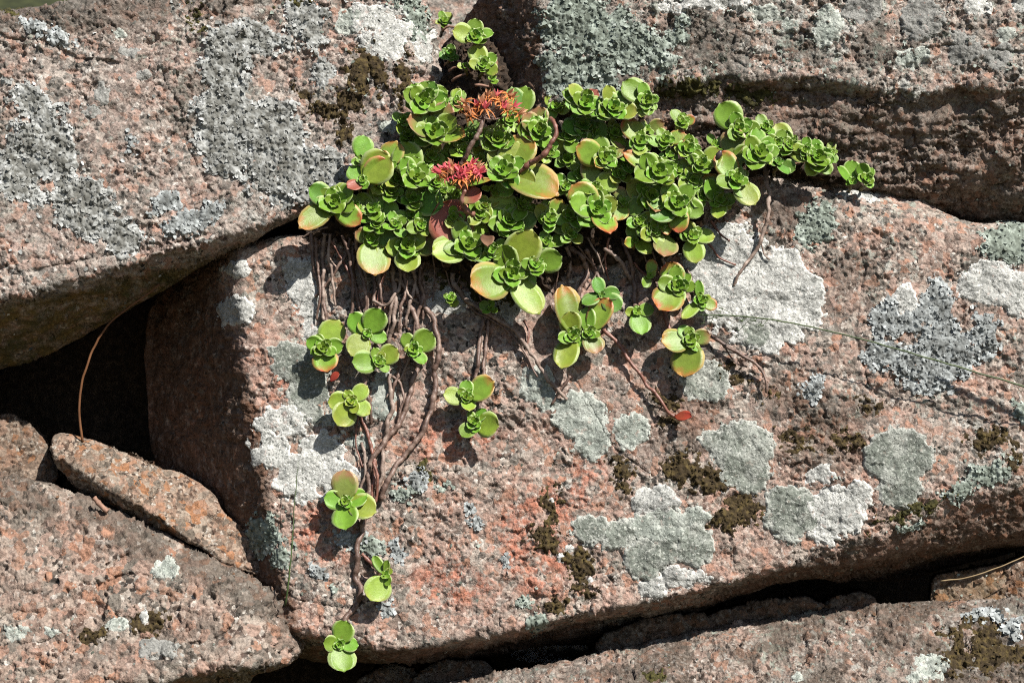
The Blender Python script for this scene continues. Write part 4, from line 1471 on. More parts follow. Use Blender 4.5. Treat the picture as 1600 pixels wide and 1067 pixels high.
RS = [
 # back of the clump, along the two upper boulders
 (742, 58, 18, "88:28 165:23 170:35 15:28 340:20 220:14", "uppermost green rosette in the gap between the two upper boulders", dict(Y=78)),
 (755, 103, 17, "118:32y 35:26 190:22y 110:16 330:24y 250:14", "light green rosette just below the uppermost one in the gap", dict(Y=70)),
 (769, 124, 9, "300:12 150:9 40:8", "tiny rosette tucked under the light green one in the gap", dict(Y=66)),
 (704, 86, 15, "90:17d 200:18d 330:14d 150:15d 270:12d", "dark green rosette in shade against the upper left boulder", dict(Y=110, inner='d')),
 (727, 104, 8, "180:12 0:10 300:8", "small green shoot low in the gap, left of the light green rosette", dict(Y=84)),
 (694, 34, 13, "60:18y 120:18 200:14y 330:14 270:12", "blurred rosette far back beside the distant pale stone", dict(Y=330)),
 (812, 182, 9, "82:44w 105:42d 20:12 150:12", "shoot with one upright spoon-shaped leaf right of the rust-coloured flower head", dict(Y=52)),
 (661, 160, 32, "0:40 20:40 60:34d 90:31 130:31 168:31 200:24 270:16 320:24 340:34", "large open rosette leaning against the upper left boulder, highest on the left", dict(Y=38)),
 (678, 208, 34, "62:46p 30:40 165:42p 135:30 330:30 345:48o 205:33d 95:34 240:18", "broad rosette with pink-edged upper leaf below the highest left rosette", dict(Y=30)),
 (631, 187, 12, "165:19 40:15 290:14 220:12", "little rosette touching the upper left boulder beside the broad pink-edged one", dict(Y=40)),
 (714, 160, 13, "100:22 60:20 180:15 300:14 250:18", "half-hidden rosette behind the rust-coloured flower head", dict(Y=56)),
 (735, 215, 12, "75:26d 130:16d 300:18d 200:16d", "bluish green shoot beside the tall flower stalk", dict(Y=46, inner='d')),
 (694, 244, 10, "45:28 150:18 300:16 220:14", "shoot with a curled leaf above the crimson flower head", dict(Y=42)),
 (777, 220, 27, "75:32 100:26 165:30 345:26 130:26 300:18 220:20", "rosette right of the tall flower stalk, above the yellow-green one", dict(Y=34)),
 (842, 207, 27, "140:34p 92:36p 180:33 225:17 20:30 320:26 60:28", "rosette with pale upper leaves inside the bend of the curved bare stem", dict(Y=44)),
 (787, 268, 33, "62:50y 15:34 335:48y 165:30 120:36 270:17 300:32d 338:86o 50:60o", "bright yellow-green rosette with a very large orange leaf below it", dict(Y=18)),
 (769, 296, 9, "0:32 180:16 300:14", "small rosette between the crimson flower head and the orange leaf", dict(Y=22)),
 (886, 250, 18, "130:38 355:26 80:20 210:20 300:20", "shaded rosette with one long pale leaf right of the curved stem", dict(Y=44)),
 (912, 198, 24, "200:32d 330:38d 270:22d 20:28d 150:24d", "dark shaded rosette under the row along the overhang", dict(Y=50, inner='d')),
 (915, 162, 28, "135:33 55:27R 195:30 0:24 320:30 90:20 160:36 250:18 225:26 285:22", "full rosette with a red leaf behind it at the overhang", dict(Y=28)),
 (957, 171, 26, "115:36 50:30 340:38 318:22 215:26 160:22 270:18", "rosette with a tall pale leaf, second along the overhang row", dict(Y=24)),
 (1011, 158, 19, "143:44 115:28 10:18 275:22 320:18 200:24y 255:26y", "cup-shaped rosette at the right end of the overhang row", dict(Y=26)),
 (1011, 202, 10, "135:17p 15:27p 320:12", "pale two-leaved shoot under the cup-shaped rosette", dict(Y=44)),
 (1000, 221, 20, "126:40r 100:30 355:18 265:24y 320:20 210:18", "rosette with a tall red-edged leaf in the right half of the clump", dict(Y=28)),
 (1039, 221, 18, "15:32r 115:22 190:26 250:16 320:14", "rosette with a bright red leaf on its right side", dict(Y=30)),
 (1065, 193, 15, "125:24 20:22r 75:16 230:14 300:12", "small pink-edged rosette standing alone under the overhang", dict(Y=40)),
 (1074, 233, 20, "90:22 0:20 180:20 270:20 45:20 135:20 225:18 315:18", "round cabbage-like rosette below the lone pink-edged one", dict(Y=34)),
 (1045, 243, 10, "200:16 330:14 100:14 30:16y", "small rosette between the bright red leaf and the white-rimmed rosette", dict(Y=32)),
 (944, 248, 24, "112:36 168:22 48:24 40:36p 165:42o 222:20o 320:22 280:20", "rosette with an orange leaf on each side in the middle right of the clump", dict(Y=24)),
 (1028, 270, 30, "148:36 155:56rn 345:28 60:27 120:30 20:28 220:26 200:36 280:18 320:26", "big glossy rosette with a thin red-edged leaf on its left", dict(Y=12)),
 (929, 294, 15, "25:36w 100:42p 165:22 320:12 220:16", "shoot with one broad shiny leaf above the densest rosette", dict(Y=20)),
 (1019, 309, 27, "140:30 205:26 40:22 275:26p 155:42 90:24 320:24 0:24", "rosette right below the big glossy one", dict(Y=8)),
 (1058, 319, 27, "125:36 55:36 340:40 272:42r 160:26 210:44d 30:26 300:24", "rosette with a pink-tipped leaf hanging down, at the right front", dict(Y=0)),
 (973, 316, 14, "110:24p 330:34w 255:28o 45:18 200:16", "small rosette with one orange leaf below, between two big ones", dict(Y=8)),
 (932, 329, 34, "15:32 170:42 230:34 290:40r 310:28 95:32 140:50ow 60:32 200:30 255:28 345:26", "densest many-leaved rosette at the front right", dict(Y=-2)),
 (859, 343, 20, "15:18 325:30 110:28 60:36o 190:18 260:20 145:28", "rosette under the big orange leaf", dict(Y=6)),
 (650, 278, 30, "115:54w 100:32 20:32 170:24 140:34 270:16 320:20 60:26", "rosette with one huge upright leaf on the left of the clump", dict(Y=18)),
 (645, 313, 24, "115:27 45:27 185:24 350:46dw 250:16 300:18 150:22", "rosette with a long dark leaf on its right, left of the crimson flowers", dict(Y=12)),
 (643, 337, 14, "190:24 100:17 15:30 300:14", "tiny rosette above the pale stems at the left front", dict(Y=22)),
 (637, 386, 25, "105:36w 185:32 15:31 10:46pw 272:38yw 235:18 60:24 310:20", "rosette with a brownish leaf behind, above the bare stem bundle", dict(Y=18)),
 (732, 385, 30, "125:38 65:46yw 200:54yw 188:34 225:22 325:36w 150:22 290:26 133:74Rw", "rosette with a large dark red leaf standing at its upper left", dict(Y=-4)),
 (795, 348, 29, "115:48yw 15:42dw 195:32 150:28 45:28 270:24 90:26 320:26 230:24", "neatly layered rosette below the red bract", dict(Y=2)),
 (799, 429, 28, "70:72 115:44 205:60o 195:28 300:68ym 335:38 270:20 235:26 0:26", "large drooping rosette with a huge oval leaf rising above it", dict(Y=-10)),
 (837, 415, 18, "15:40w 185:22 95:18 280:20 140:16 330:16", "rosette with a broad shiny leaf right of the large drooping one", dict(Y=-8)),
 (854, 380, 15, "5:30w 110:18 270:14 180:14", "little rosette beside the thick brown stem at the lower front", dict(Y=0)),
 (522, 317, 28, "50:32 30:36 140:27 155:40d 205:40 222:60om 322:48r 345:30 95:26 265:20 190:28", "rosette at the far left tip of the clump with orange and red lower leaves", dict(Y=-14)),
 (584, 329, 23, "140:34 355:38w 65:52rw 230:24 100:24 300:20 180:22", "rosette with a broad red-topped leaf behind, left front of the clump", dict(Y=18)),
 (565, 251, 11, "80:38w 200:15 330:13 140:12", "shoot with a round upright leaf next to the upper left boulder", dict(Y=10)),
 (566, 283, 12, "135:28w 40:52yw 28:46r 220:22R 300:14", "shoot with a folded red-edged leaf on the left side", dict(Y=0)),
 (604, 262, 8, "70:42ow 112:26o 20:16", "shoot with a pale orange leaf between the boulder and the huge upright leaf", dict(Y=16)),
 (580, 374, 18, "160:26p 5:36dw 278:50ow 270:24 110:18 60:16", "rosette with an orange-edged leaf hanging over the stem bundle", dict(Y=18)),
 (992, 377, 8, "110:26 200:18o 325:28w", "three-leaved shoot under the densest rosette", dict(Y=4)),
 (1041, 366, 6, "265:36pw 60:10 130:10", "shoot with a single round dull pink leaf at the right front", dict(Y=6)),
 (1081, 370, 18, "100:24 0:32yw 275:40yw 170:20 45:18", "rosette with a yellow leaf above the big white lichen", dict(Y=6)),
 # right arm on the ledge
 (1154, 203, 20, "125:48w 110:26 0:30 30:22 230:20 300:18", "rosette with a tall upright leaf at the start of the right arm", dict(Y=40)),
 (1186, 240, 30, "100:36 0:30 240:30 150:28 40:30 310:24 200:28 270:22", "big cabbage-like rosette above the grey hanging stem", dict(Y=22)),
 (1196, 200, 13, "120:23 310:16 40:14 200:14", "small rosette behind the big cabbage-like one on the right arm", dict(Y=56)),
 (1117, 227, 11, "130:19 20:18 240:12 310:14", "tiny bright rosette beside the dark seed on the right arm", dict(Y=46)),
 (1143, 248, 9, "85:44p 20:32w 320:18 200:14", "shoot with an upright brownish leaf in the right arm", dict(Y=30)),
 (1150, 283, 22, "125:48r 150:20 190:30w 300:44y 285:26 40:22 340:20 90:24", "rosette with a red-edged leaf up and a pale leaf down, at the clump's right corner", dict(Y=8)),
 (1125, 313, 16, "140:36 160:22 0:22 262:28 115:44o 220:18 320:20", "shaded rosette hanging below the right corner rosette", dict(Y=8)),
 (1096, 257, 17, "160:22 115:22 30:34w 230:18 300:18 350:20", "rosette carrying the small dark seed", dict(Y=24)),
 (1235, 228, 18, "115:22 350:26 122:40y 310:34y 60:18 230:20", "yellow-green rosette in the middle of the right arm", dict(Y=46)),
 (1216, 254, 11, "330:26d 300:22d 190:16d 90:20d", "dark shaded shoot under the yellow-green rosette on the right arm", dict(Y=40, inner='d')),
 (1277, 247, 27, "95:28 20:24 240:30 305:30 150:26 340:24 200:24 270:24", "large layered rosette near the tip of the right arm", dict(Y=46)),
 (1297, 240, 10, "80:18 10:12 300:16", "small rosette peeping from behind the large layered one at the arm tip", dict(Y=66)),
 (1330, 284, 10, "88:32w 145:30n 30:12 210:10", "two-leaved shoot second from the tip of the right arm", dict(Y=62)),
 (1354, 280, 14, "115:24 60:18 290:16 180:16 340:12", "last small rosette at the tip of the right arm", dict(Y=60)),
]
FILL = [
 (692, 300, 10, "60:16 150:14 250:16 340:14", "small shoot just left of the crimson flower head"),
 (758, 322, 10, "20:18 110:14 200:14 300:16y", "small shoot below the red bract, above the layered rosette"),
 (818, 322, 12, "70:18 160:16 250:20 340:18", "small rosette in the shade under the large orange leaf"),
 (884, 292, 11, "40:16y 130:18 220:16 310:18", "small rosette right of the large orange leaf"),
 (985, 246, 12, "20:18 110:22y 200:16 290:18", "small rosette left of the tall red-edged leaf, low down"),
 (968, 272, 12, "50:18 140:20 230:16y 320:18", "small rosette beside the thin red-edged leaf"),
 (1084, 282, 13, "30:20 120:18y 210:22 300:18", "rosette in the dip left of the clump's right corner"),
 (1098, 306, 11, "60:18 150:16 240:18 330:16", "small shaded rosette left of the one hanging at the right corner"),
 (1000, 346, 12, "20:18y 110:16 200:18 290:22", "small rosette above the three-leaved shoot"),
 (892, 366, 11, "50:18 140:16 230:16 320:18y", "small rosette between the orange leaf's neighbour and the densest rosette, low"),
 (618, 352, 11, "30:16 120:18 210:16 300:18", "small shoot above the brownish leaf at the left front"),
 (612, 300, 12, "80:20y 170:16 260:18 350:16", "small rosette under the pale orange leaf"),
 (556, 322, 10, "30:18 120:16 210:14p 300:14", "tiny rosette between the far left tip and the red-topped leaf"),
 (752, 250, 11, "20:18 110:18 200:14 290:16", "small shoot right of the tall flower stalk's foot"),
 (858, 238, 10, "60:16 150:14 240:16y 330:14", "tiny rosette inside the hook of the bare stem, low"),
 (934, 212, 12, "40:18 130:16 220:18 310:20", "small rosette below the tall pale leaf of the overhang row"),
 (1036, 348, 11, "20:16 110:16 200:18 290:16r", "small rosette left of the pink-tipped hanging leaf"),
 (1172, 222, 10, "70:18 160:14 250:14 340:16", "tiny rosette between the tall upright leaf and the big cabbage-like one"),
 (690, 182, 11, "40:18 130:16 220:14 310:18", "small shoot left of the rust-coloured flower head, low"),
 (652, 238, 13, "30:18 120:20y 210:16 300:16", "rosette just above the huge upright leaf"),
 (600, 288, 11, "50:16 140:18 230:18 320:16y", "small rosette right of the folded red-edged leaf"),
 (708, 340, 11, "10:16 100:14 240:16 310:16", "small shoot at the foot of the crimson flower's stalk"),
 (770, 392, 12, "30:20 120:16 210:14 300:14", "small rosette between the layered rosette and the huge oval leaf"),
 (905, 272, 10, "30:16 120:16 210:16 300:14", "tiny rosette beside the dead brown leaf tuft"),
 (1058, 266, 11, "40:18y 130:16 220:16 310:16", "small rosette right of the big glossy one"),
 (1214, 224, 10, "60:18 150:14 240:16 330:14y", "tiny rosette behind the yellow-green one of the right arm"),
 (869, 166, 13, "60:20 150:18 240:20 330:18y 100:16", "small rosette at the left foot of the overhang, before the full one"),
 (960, 208, 13, "20:20 110:18 200:20 290:22y", "small rosette under the second one of the overhang row"),
 (724, 236, 12, "30:18 120:20 210:18y 300:16", "small shoot left of the tall flower stalk, above the crimson head"),
 (674, 244, 13, "60:18y 150:18 240:20 330:18", "small rosette between the broad pink-edged rosette and the huge upright leaf"),
 (891, 336, 13, "40:18 130:16 220:20 310:20", "small rosette squeezed against the left of the densest one"),
 (1020, 360, 12, "30:16 120:14 210:18y 300:20", "small rosette under the one with the pink-tipped hanging leaf, left"),
 (889, 214, 13, "10:18 100:18 190:18 280:20", "small rosette right of the hooked bare stem"),
 (750, 334, 12, "50:16 140:18 230:18 320:16", "small rosette touching the red bract's stalk on the right"),
 (658, 352, 12, "20:18 110:16 200:18 290:16y", "small shoot above the brownish leaf, right of the tiny rosette"),
 (637, 213, 12, "60:16 150:18y 240:16 330:16", "small rosette below the little one touching the upper left boulder"),
 (712, 304, 10, "40:14 130:16 220:16 310:14", "tiny shoot directly under the crimson flower head"),
 (796, 188, 12, "30:18 120:16 210:18 300:18y", "small rosette under the right end of the rust-coloured flower head"),
 (622, 280, 12, "50:18 140:20 230:18y 320:16", "small rosette left of the huge upright leaf's base"),
 (976, 256, 11, "20:16 110:18 200:16 290:16", "tiny rosette left of the thin red-edged leaf's tip"),
 (682, 286, 11, "70:16 160:16 250:16 340:14", "tiny rosette at the left tip of the crimson flower head"),
 (588, 352, 10, "30:14 120:14 210:16 300:14", "tiny shoot below the red-topped leaf's rosette"),
 (1258, 236, 11, "80:18 170:16 260:14 350:14", "small rosette between the yellow-green and the large layered one, right arm"),
]
for x, y, R, lv, lab in FILL:
    rosette(x, y, R * 1.42, ' '.join(re.sub(r':([0-9]+)', lambda q: ':%d' % (int(q.group(1)) * 1.3), t) for t in lv.split()), lab, Y=max(12 + (290 - y) * .17 + 9, (650 - y) * .2 - 44))
for x, y, R, lv, lab, kw in RS:
    if y > 295:
        kw = dict(kw, Y=kw['Y'] + (16 if kw['Y'] < 16 else 4))
    lv = ' '.join(t.split(':')[0] + ':' + re.sub(r'^[0-9.]+', lambda q: '%.1f' % (float(q.group()) * 1.07), t.split(':')[1]) for t in lv.split())
    rosette(x, y, R * 1.1, lv, lab, **kw)

HANG = [
 (505, 543, 22, "65:46w 160:28 5:32 275:40rw 120:22 320:22 210:20", "hanging rosette with a red lower leaf, leftmost on the rock face", [(512, 505), (504, 470), (496, 440), (488, 405), (486, 366, 4)], {}),
 (574, 522, 13, "138:42w 132:24 62:44w 52:24 345:30w 235:40w", "hanging rosette with five spoon leaves in the stem bundle", [(566, 500), (562, 480), (556, 450), (551, 420), (552, 384, 4)], {}),
 (592, 565, 15, "190:38w 35:36w 115:24 310:22 70:18", "hanging rosette directly below the five-leaved one", [(590, 540, 6), (588, 505, 8), (584, 450, 6), (588, 402, 4)], {}),
 (647, 547, 19, "42:38w 128:30 305:28 190:16 250:14", "hanging rosette with a shiny right leaf beside the long glossy stem", [(648, 520, 4), (652, 490, 4), (660, 462, 6), (656, 436, 4), (664, 408, 4)], {}),
 (549, 626, 15, "180:34yw 40:34yw 245:44yw 322:36y 295:20y 125:18y", "hanging yellow-green rosette halfway down the rock face", [(562, 650), (573, 676), (581, 700), (585, 725), (582, 765), (577, 800)], dict(inner='y', smat='stem_red')),
 (704, 467, 13, "300:16 60:12 150:12 220:10", "very small round rosette alone right of the stem bundle", [(712, 452), (720, 430, 4)], dict(srad=1.8)),
 (767, 483, 9, "90:16 160:20d 210:14 330:12", "tiny rosette under the drooping orange-tinged leaf", [(764, 472), (760, 452, 4)], dict(srad=1.8)),
 (729, 621, 17, "180:34w 92:27 15:34w 20:50ow 285:22 140:18", "hanging rosette with an orange leaf on the right, upper of a pair", [(744, 590), (747, 560), (750, 530), (754, 498)], {}),
 (741, 660, 17, "342:40yw 228:28w 50:28 120:18 285:16", "hanging rosette, lower one of the pair on two straight stems", [(752, 602), (757, 570), (760, 535), (762, 500)], {}),
 (540, 784, 15, "175:34w 10:34w 272:42w 90:50pw 345:50w 60:16", "hanging rosette with four spread leaves and a brown leaf above", [(556, 824), (568, 812), (576, 796)], {}),
 (602, 898, 11, "242:42yw 128:32n 80:22n 300:16 40:14", "small side-on rosette near the bottom of the long stem", [(590, 888), (576, 876), (566, 866)], dict(smat='stem_red')),
 (530, 1006, 13, "75:36w 178:24w 0:30w 275:38w", "lowest rosette, hanging off the bottom edge of the middle boulder",
  [(542, 966), (556, 944), (563, 922), (556, 900), (558, 868), (566, 830), (573, 798), (578, 765), (579, 728), (592, 703), (612, 678), (629, 654), (639, 625), (646, 598), (651, 560), (652, 520), (648, 496), (638, 470), (630, 440, 4)], dict(srad=4.4)),
 (895, 525, 19, "100:40w 102:80om 250:54ym 200:24 320:22 60:20", "hanging rosette with a tall orange leaf and a big drooping leaf", [(897, 480), (906, 455), (916, 435), (918, 415), (908, 398), (890, 384)], dict(srad=4.6)),
 (920, 520, 16, "58:58rm 100:40 285:34pw 30:22 340:18", "hanging rosette with a broad red-tipped leaf, beside the orange-leaved one", [(936, 520), (945, 512)], {}),
 (940, 461, 9, "112:30w 15:28d 318:36w 200:34", "olive four-leaved shoot behind the red-tipped leaf", [(938, 440), (926, 408), (916, 390)], dict(inner='d')),
 (995, 487, 12, "12:26w 178:18 278:36w 100:10", "neat small rosette with a round lower leaf at the end of a brown stem", [(992, 466), (988, 436), (984, 402), (972, 374, 4)], dict(srad=3.6)),
 (1015, 431, 9, "80:26r 243:20 30:12", "tiny shoot with an upright red leaf left of the red-leaved rosette", [(1004, 424), (990, 410)], dict(srad=2.2, smat='stem_red')),
 (1060, 448, 23, "115:42rw 102:32 172:34 232:48rw 262:32 355:26 45:26", "rosette with red-edged leaves above and below, by the big white lichen", [(1046, 430), (1034, 402, 4)], {}),
 (1095, 470, 17, "102:32n 222:42yn 332:26rw 20:18 270:16", "rosette at the left rim of the big white lichen with narrow leaves", [(1086, 452), (1072, 420)], {}),
 (1079, 531, 20, "188:44ow 132:28 15:30pw 265:56ow 100:20 300:20", "hanging rosette with orange leaves to its left and below", [(1052, 524), (1040, 500), (1034, 470), (1036, 440)], dict(smat='stem_red')),
]
for x, y, R, lv, lab, st, kw in HANG:
    rosette(x, y, R, lv, lab, off=22, stem=st, group='hanging sedum rosettes', axis=(.06 + .1 * math.sin(x), -.93, .28 + .1 * math.cos(x)), **kw)

# ---------------------------------------------------------------- bare stems
def bare(pts, r0, r1, lab, mat='stem_brown', group=None, name='trailing_stem', seed=1, rocks=None):
    o = tube(name, draped(pts, rocks), r0, r1, M[mat], seed=seed)
    tag(o, lab, 'stem', group)
    return o


bare([(652, 462, 4), (668, 485, 6), (678, 506, 10), (684, 540, 14), (681, 580, 14), (677, 620, 12), (667, 660, 9), (648, 690, 7), (628, 716, 5), (610, 746, 3), (595, 782, 1)], 4.6, 4.4, "long smooth glossy stem bowing right down the rock face", seed=2)
bare([(608, 586, 5), (611, 612, 5), (612, 642, 4), (605, 666, 3), (600, 692, 2), (597, 730, 2), (593, 772, 1)], 4.0, 3.4, "pale woody stem left of the long glossy bow, half way down", 'stem_pale', seed=3)
bare([(613, 588, 8), (626, 600, 10), (630, 622, 9), (624, 648, 6), (619, 668, 3)], 2.4, 2.0, "thin looped stem beside the pale woody stem", seed=4)
bare([(566, 690, 2), (571, 715, 2), (570, 740, 2), (562, 770, 1)], 2.6, 2.4, "short pale stem left of the joined stems above the four-leaf rosette", 'stem_pale', seed=5)
bare([(507, 366, 6), (504, 400, 4), (506, 440, 3), (504, 470, 2), (506, 502, 2)], 3.6, 3.0, "leftmost upright woody stem of the bundle, beside the one with the red-leaf rosette", 'stem_pale', seed=6)
bare([(548, 372, 8), (540, 398, 8), (524, 424, 5), (506, 448, 3), (494, 462, 1)], 3.0, 2.2, "stem crossing diagonally to the lower left in the bundle", seed=7)
bare([(516, 376, 8), (534, 404, 6), (544, 426, 5), (552, 446, 3)], 2.4, 2.0, "reddish twig crossing diagonally to the lower right in the bundle", 'stem_red', seed=8)
bare([(612, 412, 8), (613, 440, 8), (618, 462, 8), (615, 500, 7), (610, 530, 5), (608, 556, 4)], 4.0, 3.6, "knobbly stem in front of the bundle, below the brownish-leaf rosette", 'stem_pale', seed=9)
bare([(708, 428, 6), (716, 455, 6), (740, 476, 8), (766, 492, 10), (790, 506, 12), (812, 526, 12), (830, 552, 10), (850, 582, 8), (870, 606, 6), (886, 624, 2)], 4.4, 2.8, "long arched stem running to the lower right under the drooping rosette", 'stem_pale', seed=10)
bare([(714, 448, 4), (738, 484, 5), (764, 498, 6), (796, 520, 8), (818, 546, 9), (838, 590, 6)], 2.2, 1.6, "second thinner strand under the long arched stem", seed=11)
bare([(944, 514, 8), (970, 542, 10), (990, 572, 12), (1012, 603, 10), (1036, 632, 8), (1052, 648, 6), (1066, 656, 5)], 3.4, 2.8, "red-brown stem running down right to a withered red tip", 'stem_red', seed=12)
bare([(1094, 514, 6), (1120, 530, 12), (1150, 548, 14), (1180, 568, 12), (1196, 590, 8), (1197, 612, 3)], 3.6, 2.2, "forked stem below the grass stalk at the foot of the white lichen", 'stem_brown', seed=13)
bare([(1195, 258, 8), (1200, 300, 16), (1201, 332, 18), (1194, 362, 17), (1180, 390, 14), (1160, 420, 9), (1145, 446, 2)], 4.4, 2.4, "grey-brown stem hanging from the right arm over the white lichen", 'stem_pale', seed=14)
bare([(1188, 376, 6), (1194, 396, 6), (1203, 406, 3)], 1.6, 1.2, "short side twig of the grey-brown hanging stem", 'stem_pale', seed=15)
bare([(1110, 346, 4), (1124, 364, 5), (1140, 377, 2)], 2.4, 1.6, "upper of two short red-brown twigs on the white lichen", 'stem_red', seed=16)
bare([(1100, 372, 5), (1116, 392, 6), (1128, 404, 5), (1150, 413, 2)], 2.2, 1.4, "lower of two short red-brown twigs on the white lichen", 'stem_red', seed=17)
bare([(944, 388, 8), (962, 402, 8), (978, 420, 7), (987, 438, 5)], 3.4, 3.0, "pale stem slanting to join the brown stem above the neat small rosette", 'stem_pale', seed=18)
bare([(884, 386, 4), (890, 410, 3), (888, 436, 2)], 3.4, 2.6, "shaggy old stem stump left of the thick brown bend", 'stem_pale', seed=19)
bare([(954, 384, 6), (944, 404, 5), (934, 424, 4), (922, 446, 2)], 2.0, 1.4, "thin twig slanting left under the densest rosette", 'stem_pale', seed=20)
bare([(890, 588, 8), (882, 602, 6), (872, 614, 3), (862, 632, 1)], 2.6, 1.8, "short stem under the big drooping leaf, crossing the arched stem", 'stem_brown', seed=21)
bare([(672, 350, 10), (664, 380, 8), (648, 420, 6), (652, 462, 5)], 3.2, 3.0, "stem behind the brownish leaf, leading into the long glossy bow", 'stem_pale', seed=22)
bare([(474, 372, 6), (490, 362, 8), (512, 356, 10)], 2.0, 1.6, "thin twig poking left from under the far left rosette", 'stem_pale', seed=23)
bare([(736, 414, 8), (742, 436, 5), (752, 456, 2)], 2.2, 1.6, "dark stem in the shade below the dark-red-leaf rosette", 'stem_brown', seed=24)
def gb_(i):
    return 6 + (i * 7) % 9


BUND = [
 ((492, 372), (497, 420), (500, 462), (496, 500), 'stem_brown', "outermost left thin stem of the bundle, reaching the white lichen edge"),
 ((516, 366), (514, 400), (520, 440), (524, 478), 'stem_pale', "pale stem of the bundle dropping from under the orange-leaved tip rosette"),
 ((536, 368), (548, 410), (552, 452), (548, 496), 'stem_brown', "brown stem of the bundle passing left of the orange-edged leaf"),
 ((556, 362), (560, 410), (572, 460), (570, 512), 'stem_brown', "stem of the bundle hidden at its top by the orange-edged leaf"),
 ((572, 398), (570, 430), (574, 470), (582, 510), 'stem_pale', "pale stem straight under the orange-edged leaf in the bundle"),
 ((590, 392), (592, 430), (596, 468), (600, 520), 'stem_brown', "glossy stem right of the orange-edged leaf in the bundle"),
 ((604, 398), (600, 432), (590, 470), (584, 500), 'stem_red', "reddish stem leaning left in the middle of the bundle"),
 ((618, 404), (626, 440), (612, 480), (604, 540), 'stem_pale', "pale stem bending twice below the brownish-leaf rosette"),
 ((630, 416), (634, 450), (628, 480), (622, 520), 'stem_brown', "brown stem directly below the yellow spoon leaf in the bundle"),
 ((644, 420), (650, 448), (640, 478), (632, 512), 'stem_pale', "stem forking off the yellow spoon leaf's right side"),
 ((660, 414), (656, 440), (664, 468), (660, 500), 'stem_brown', "rightmost short stem of the bundle beside the glossy bow"),
 ((582, 470), (600, 478), (616, 462), (626, 448), 'stem_pale', "short stub lying crosswise in the middle of the bundle"),
 ((618, 434), (632, 450), (644, 466), (656, 474), 'stem_pale', "broken stub pointing to the glossy bow at the bundle's right"),
 ((622, 560), (624, 580), (616, 604), (612, 622), 'stem_brown', "stem emerging under the hanging rosettes above the looped stem"),
 ((566, 580), (572, 610), (578, 634), (580, 664), 'stem_brown', "stem behind the hanging yellow-green rosette"),
 ((584, 720), (590, 745), (588, 775), (582, 800), 'stem_red', "short reddish stem between the two joined stems low on the rock"),
]
for i, (p0, p1, p2, p3, mt, lab) in enumerate(BUND):
    bare([(*p0, 14), (*p1, gb_(i)), (*p2, gb_(i + 3)), (*p3, 2)], 2.4 + .3 * (i % 5), 2.0 + .25 * (i % 4), lab, mt, 'bare stems of the hanging bundle', seed=60 + i)
FAN = [
 ((860, 392, 6), (872, 420, 4), (868, 452, 2), 'stem_brown', "thin dark stem left of the shaggy stump"),
 ((902, 384, 6), (930, 420, 5), (948, 446, 2), 'stem_brown', "thin stem slanting right behind the thick brown bend"),
 ((918, 372, 8), (934, 400, 4), (944, 432, 2), 'stem_pale', "pale twig right of the thick brown bend"),
 ((952, 372, 8), (946, 404, 5), (952, 440, 2), 'stem_red', "thin reddish stem hanging under the densest rosette"),
 ((1002, 388, 6), (1012, 414, 4), (1024, 440, 2), 'stem_brown', "thin stem under the three-leaved shoot"),
 ((1018, 392, 6), (1030, 426, 4), (1034, 470, 2), 'stem_brown', "dark stem left of the single dull pink leaf"),
 ((1046, 470, 4), (1040, 500, 3), (1050, 536, 2), 'stem_red', "short red-brown stem left of the orange-leaved hanging rosette"),
 ((690, 402, 8), (698, 430, 4), (712, 462, 2), 'stem_brown', "dark stem above the very small round rosette"),
 ((676, 398, 8), (680, 430, 4), (676, 470, 2), 'stem_brown', "dark stem between the stem bundle and the very small rosette"),
 ((750, 462, 5), (764, 494, 5), (800, 520, 4), 'stem_red', "thin reddish strand along the arched stem"),
 ((818, 500, 4), (826, 520, 5), (822, 548, 2), 'stem_red', "short withered red twig at the bend of the arched stem"),
 ((640, 560, 4), (626, 590, 4), (604, 622, 2), 'stem_pale', "thin pale twig under the shiny-leaved hanging rosette"),
 ((560, 650, 4), (556, 690, 3), (566, 730, 2), 'stem_red', "thin reddish stem left of the joined stems"),
 ((1130, 540, 6), (1150, 566, 6), (1168, 574, 3), 'stem_brown', "short branch of the forked stem below the white lichen"),
]
for i, (p0, p1, p2, mt, lab) in enumerate(FAN):
    bare([p0, p1, p2], 1.5 + .25 * (i % 4), 1.2, lab, mt, 'fine stems under the clump', seed=90 + i)
# thick curved bare stem in the clump
o = tube('curved_stem', [L3(812, 268, 14), L3(828, 258, 6), L3(846, 245, -2), L3(860, 226, -6), L3(867, 206, -4), L3(866, 192, 4), L3(858, 184, 22)], 5.0, 3.6, M['stem_red'], seed=30, sides=10)
tag(o, "thick bare reddish stem curving like a hook over the clump", 'stem')

# ---------------------------------------------------------------- flower heads
def plain(name, col, rough=.6, trans=.25, vary=.35):
    m, nt, b, out = new_mat(name)
    co = coords(nt)
    base = nt.mix(nt.step(nt.noise(co, .12, 3), .35, .65), col, tuple(v * (1 - vary) for v in col))
    t = nt.attr('tip')
    base = nt.mix(nt.math('MULTIPLY', t, .6), base, tuple(min(1, v * 1.5 + .03) for v in col))
    nt.l.new(base, b.inputs['Base Color'])
    b.inputs['Roughness'].default_value = rough
    tr = nt.node("ShaderNodeBsdfTranslucent")
    nt.put(tr.inputs['Color'], base)
    mx = nt.node("ShaderNodeMixShader")
    mx.inputs[0].default_value = trans
    nt.l.new(b.outputs[0], mx.inputs[1])
    nt.l.new(tr.outputs[0], mx.inputs[2])
    nt.l.new(mx.outputs[0], out.inputs[0])
    return m


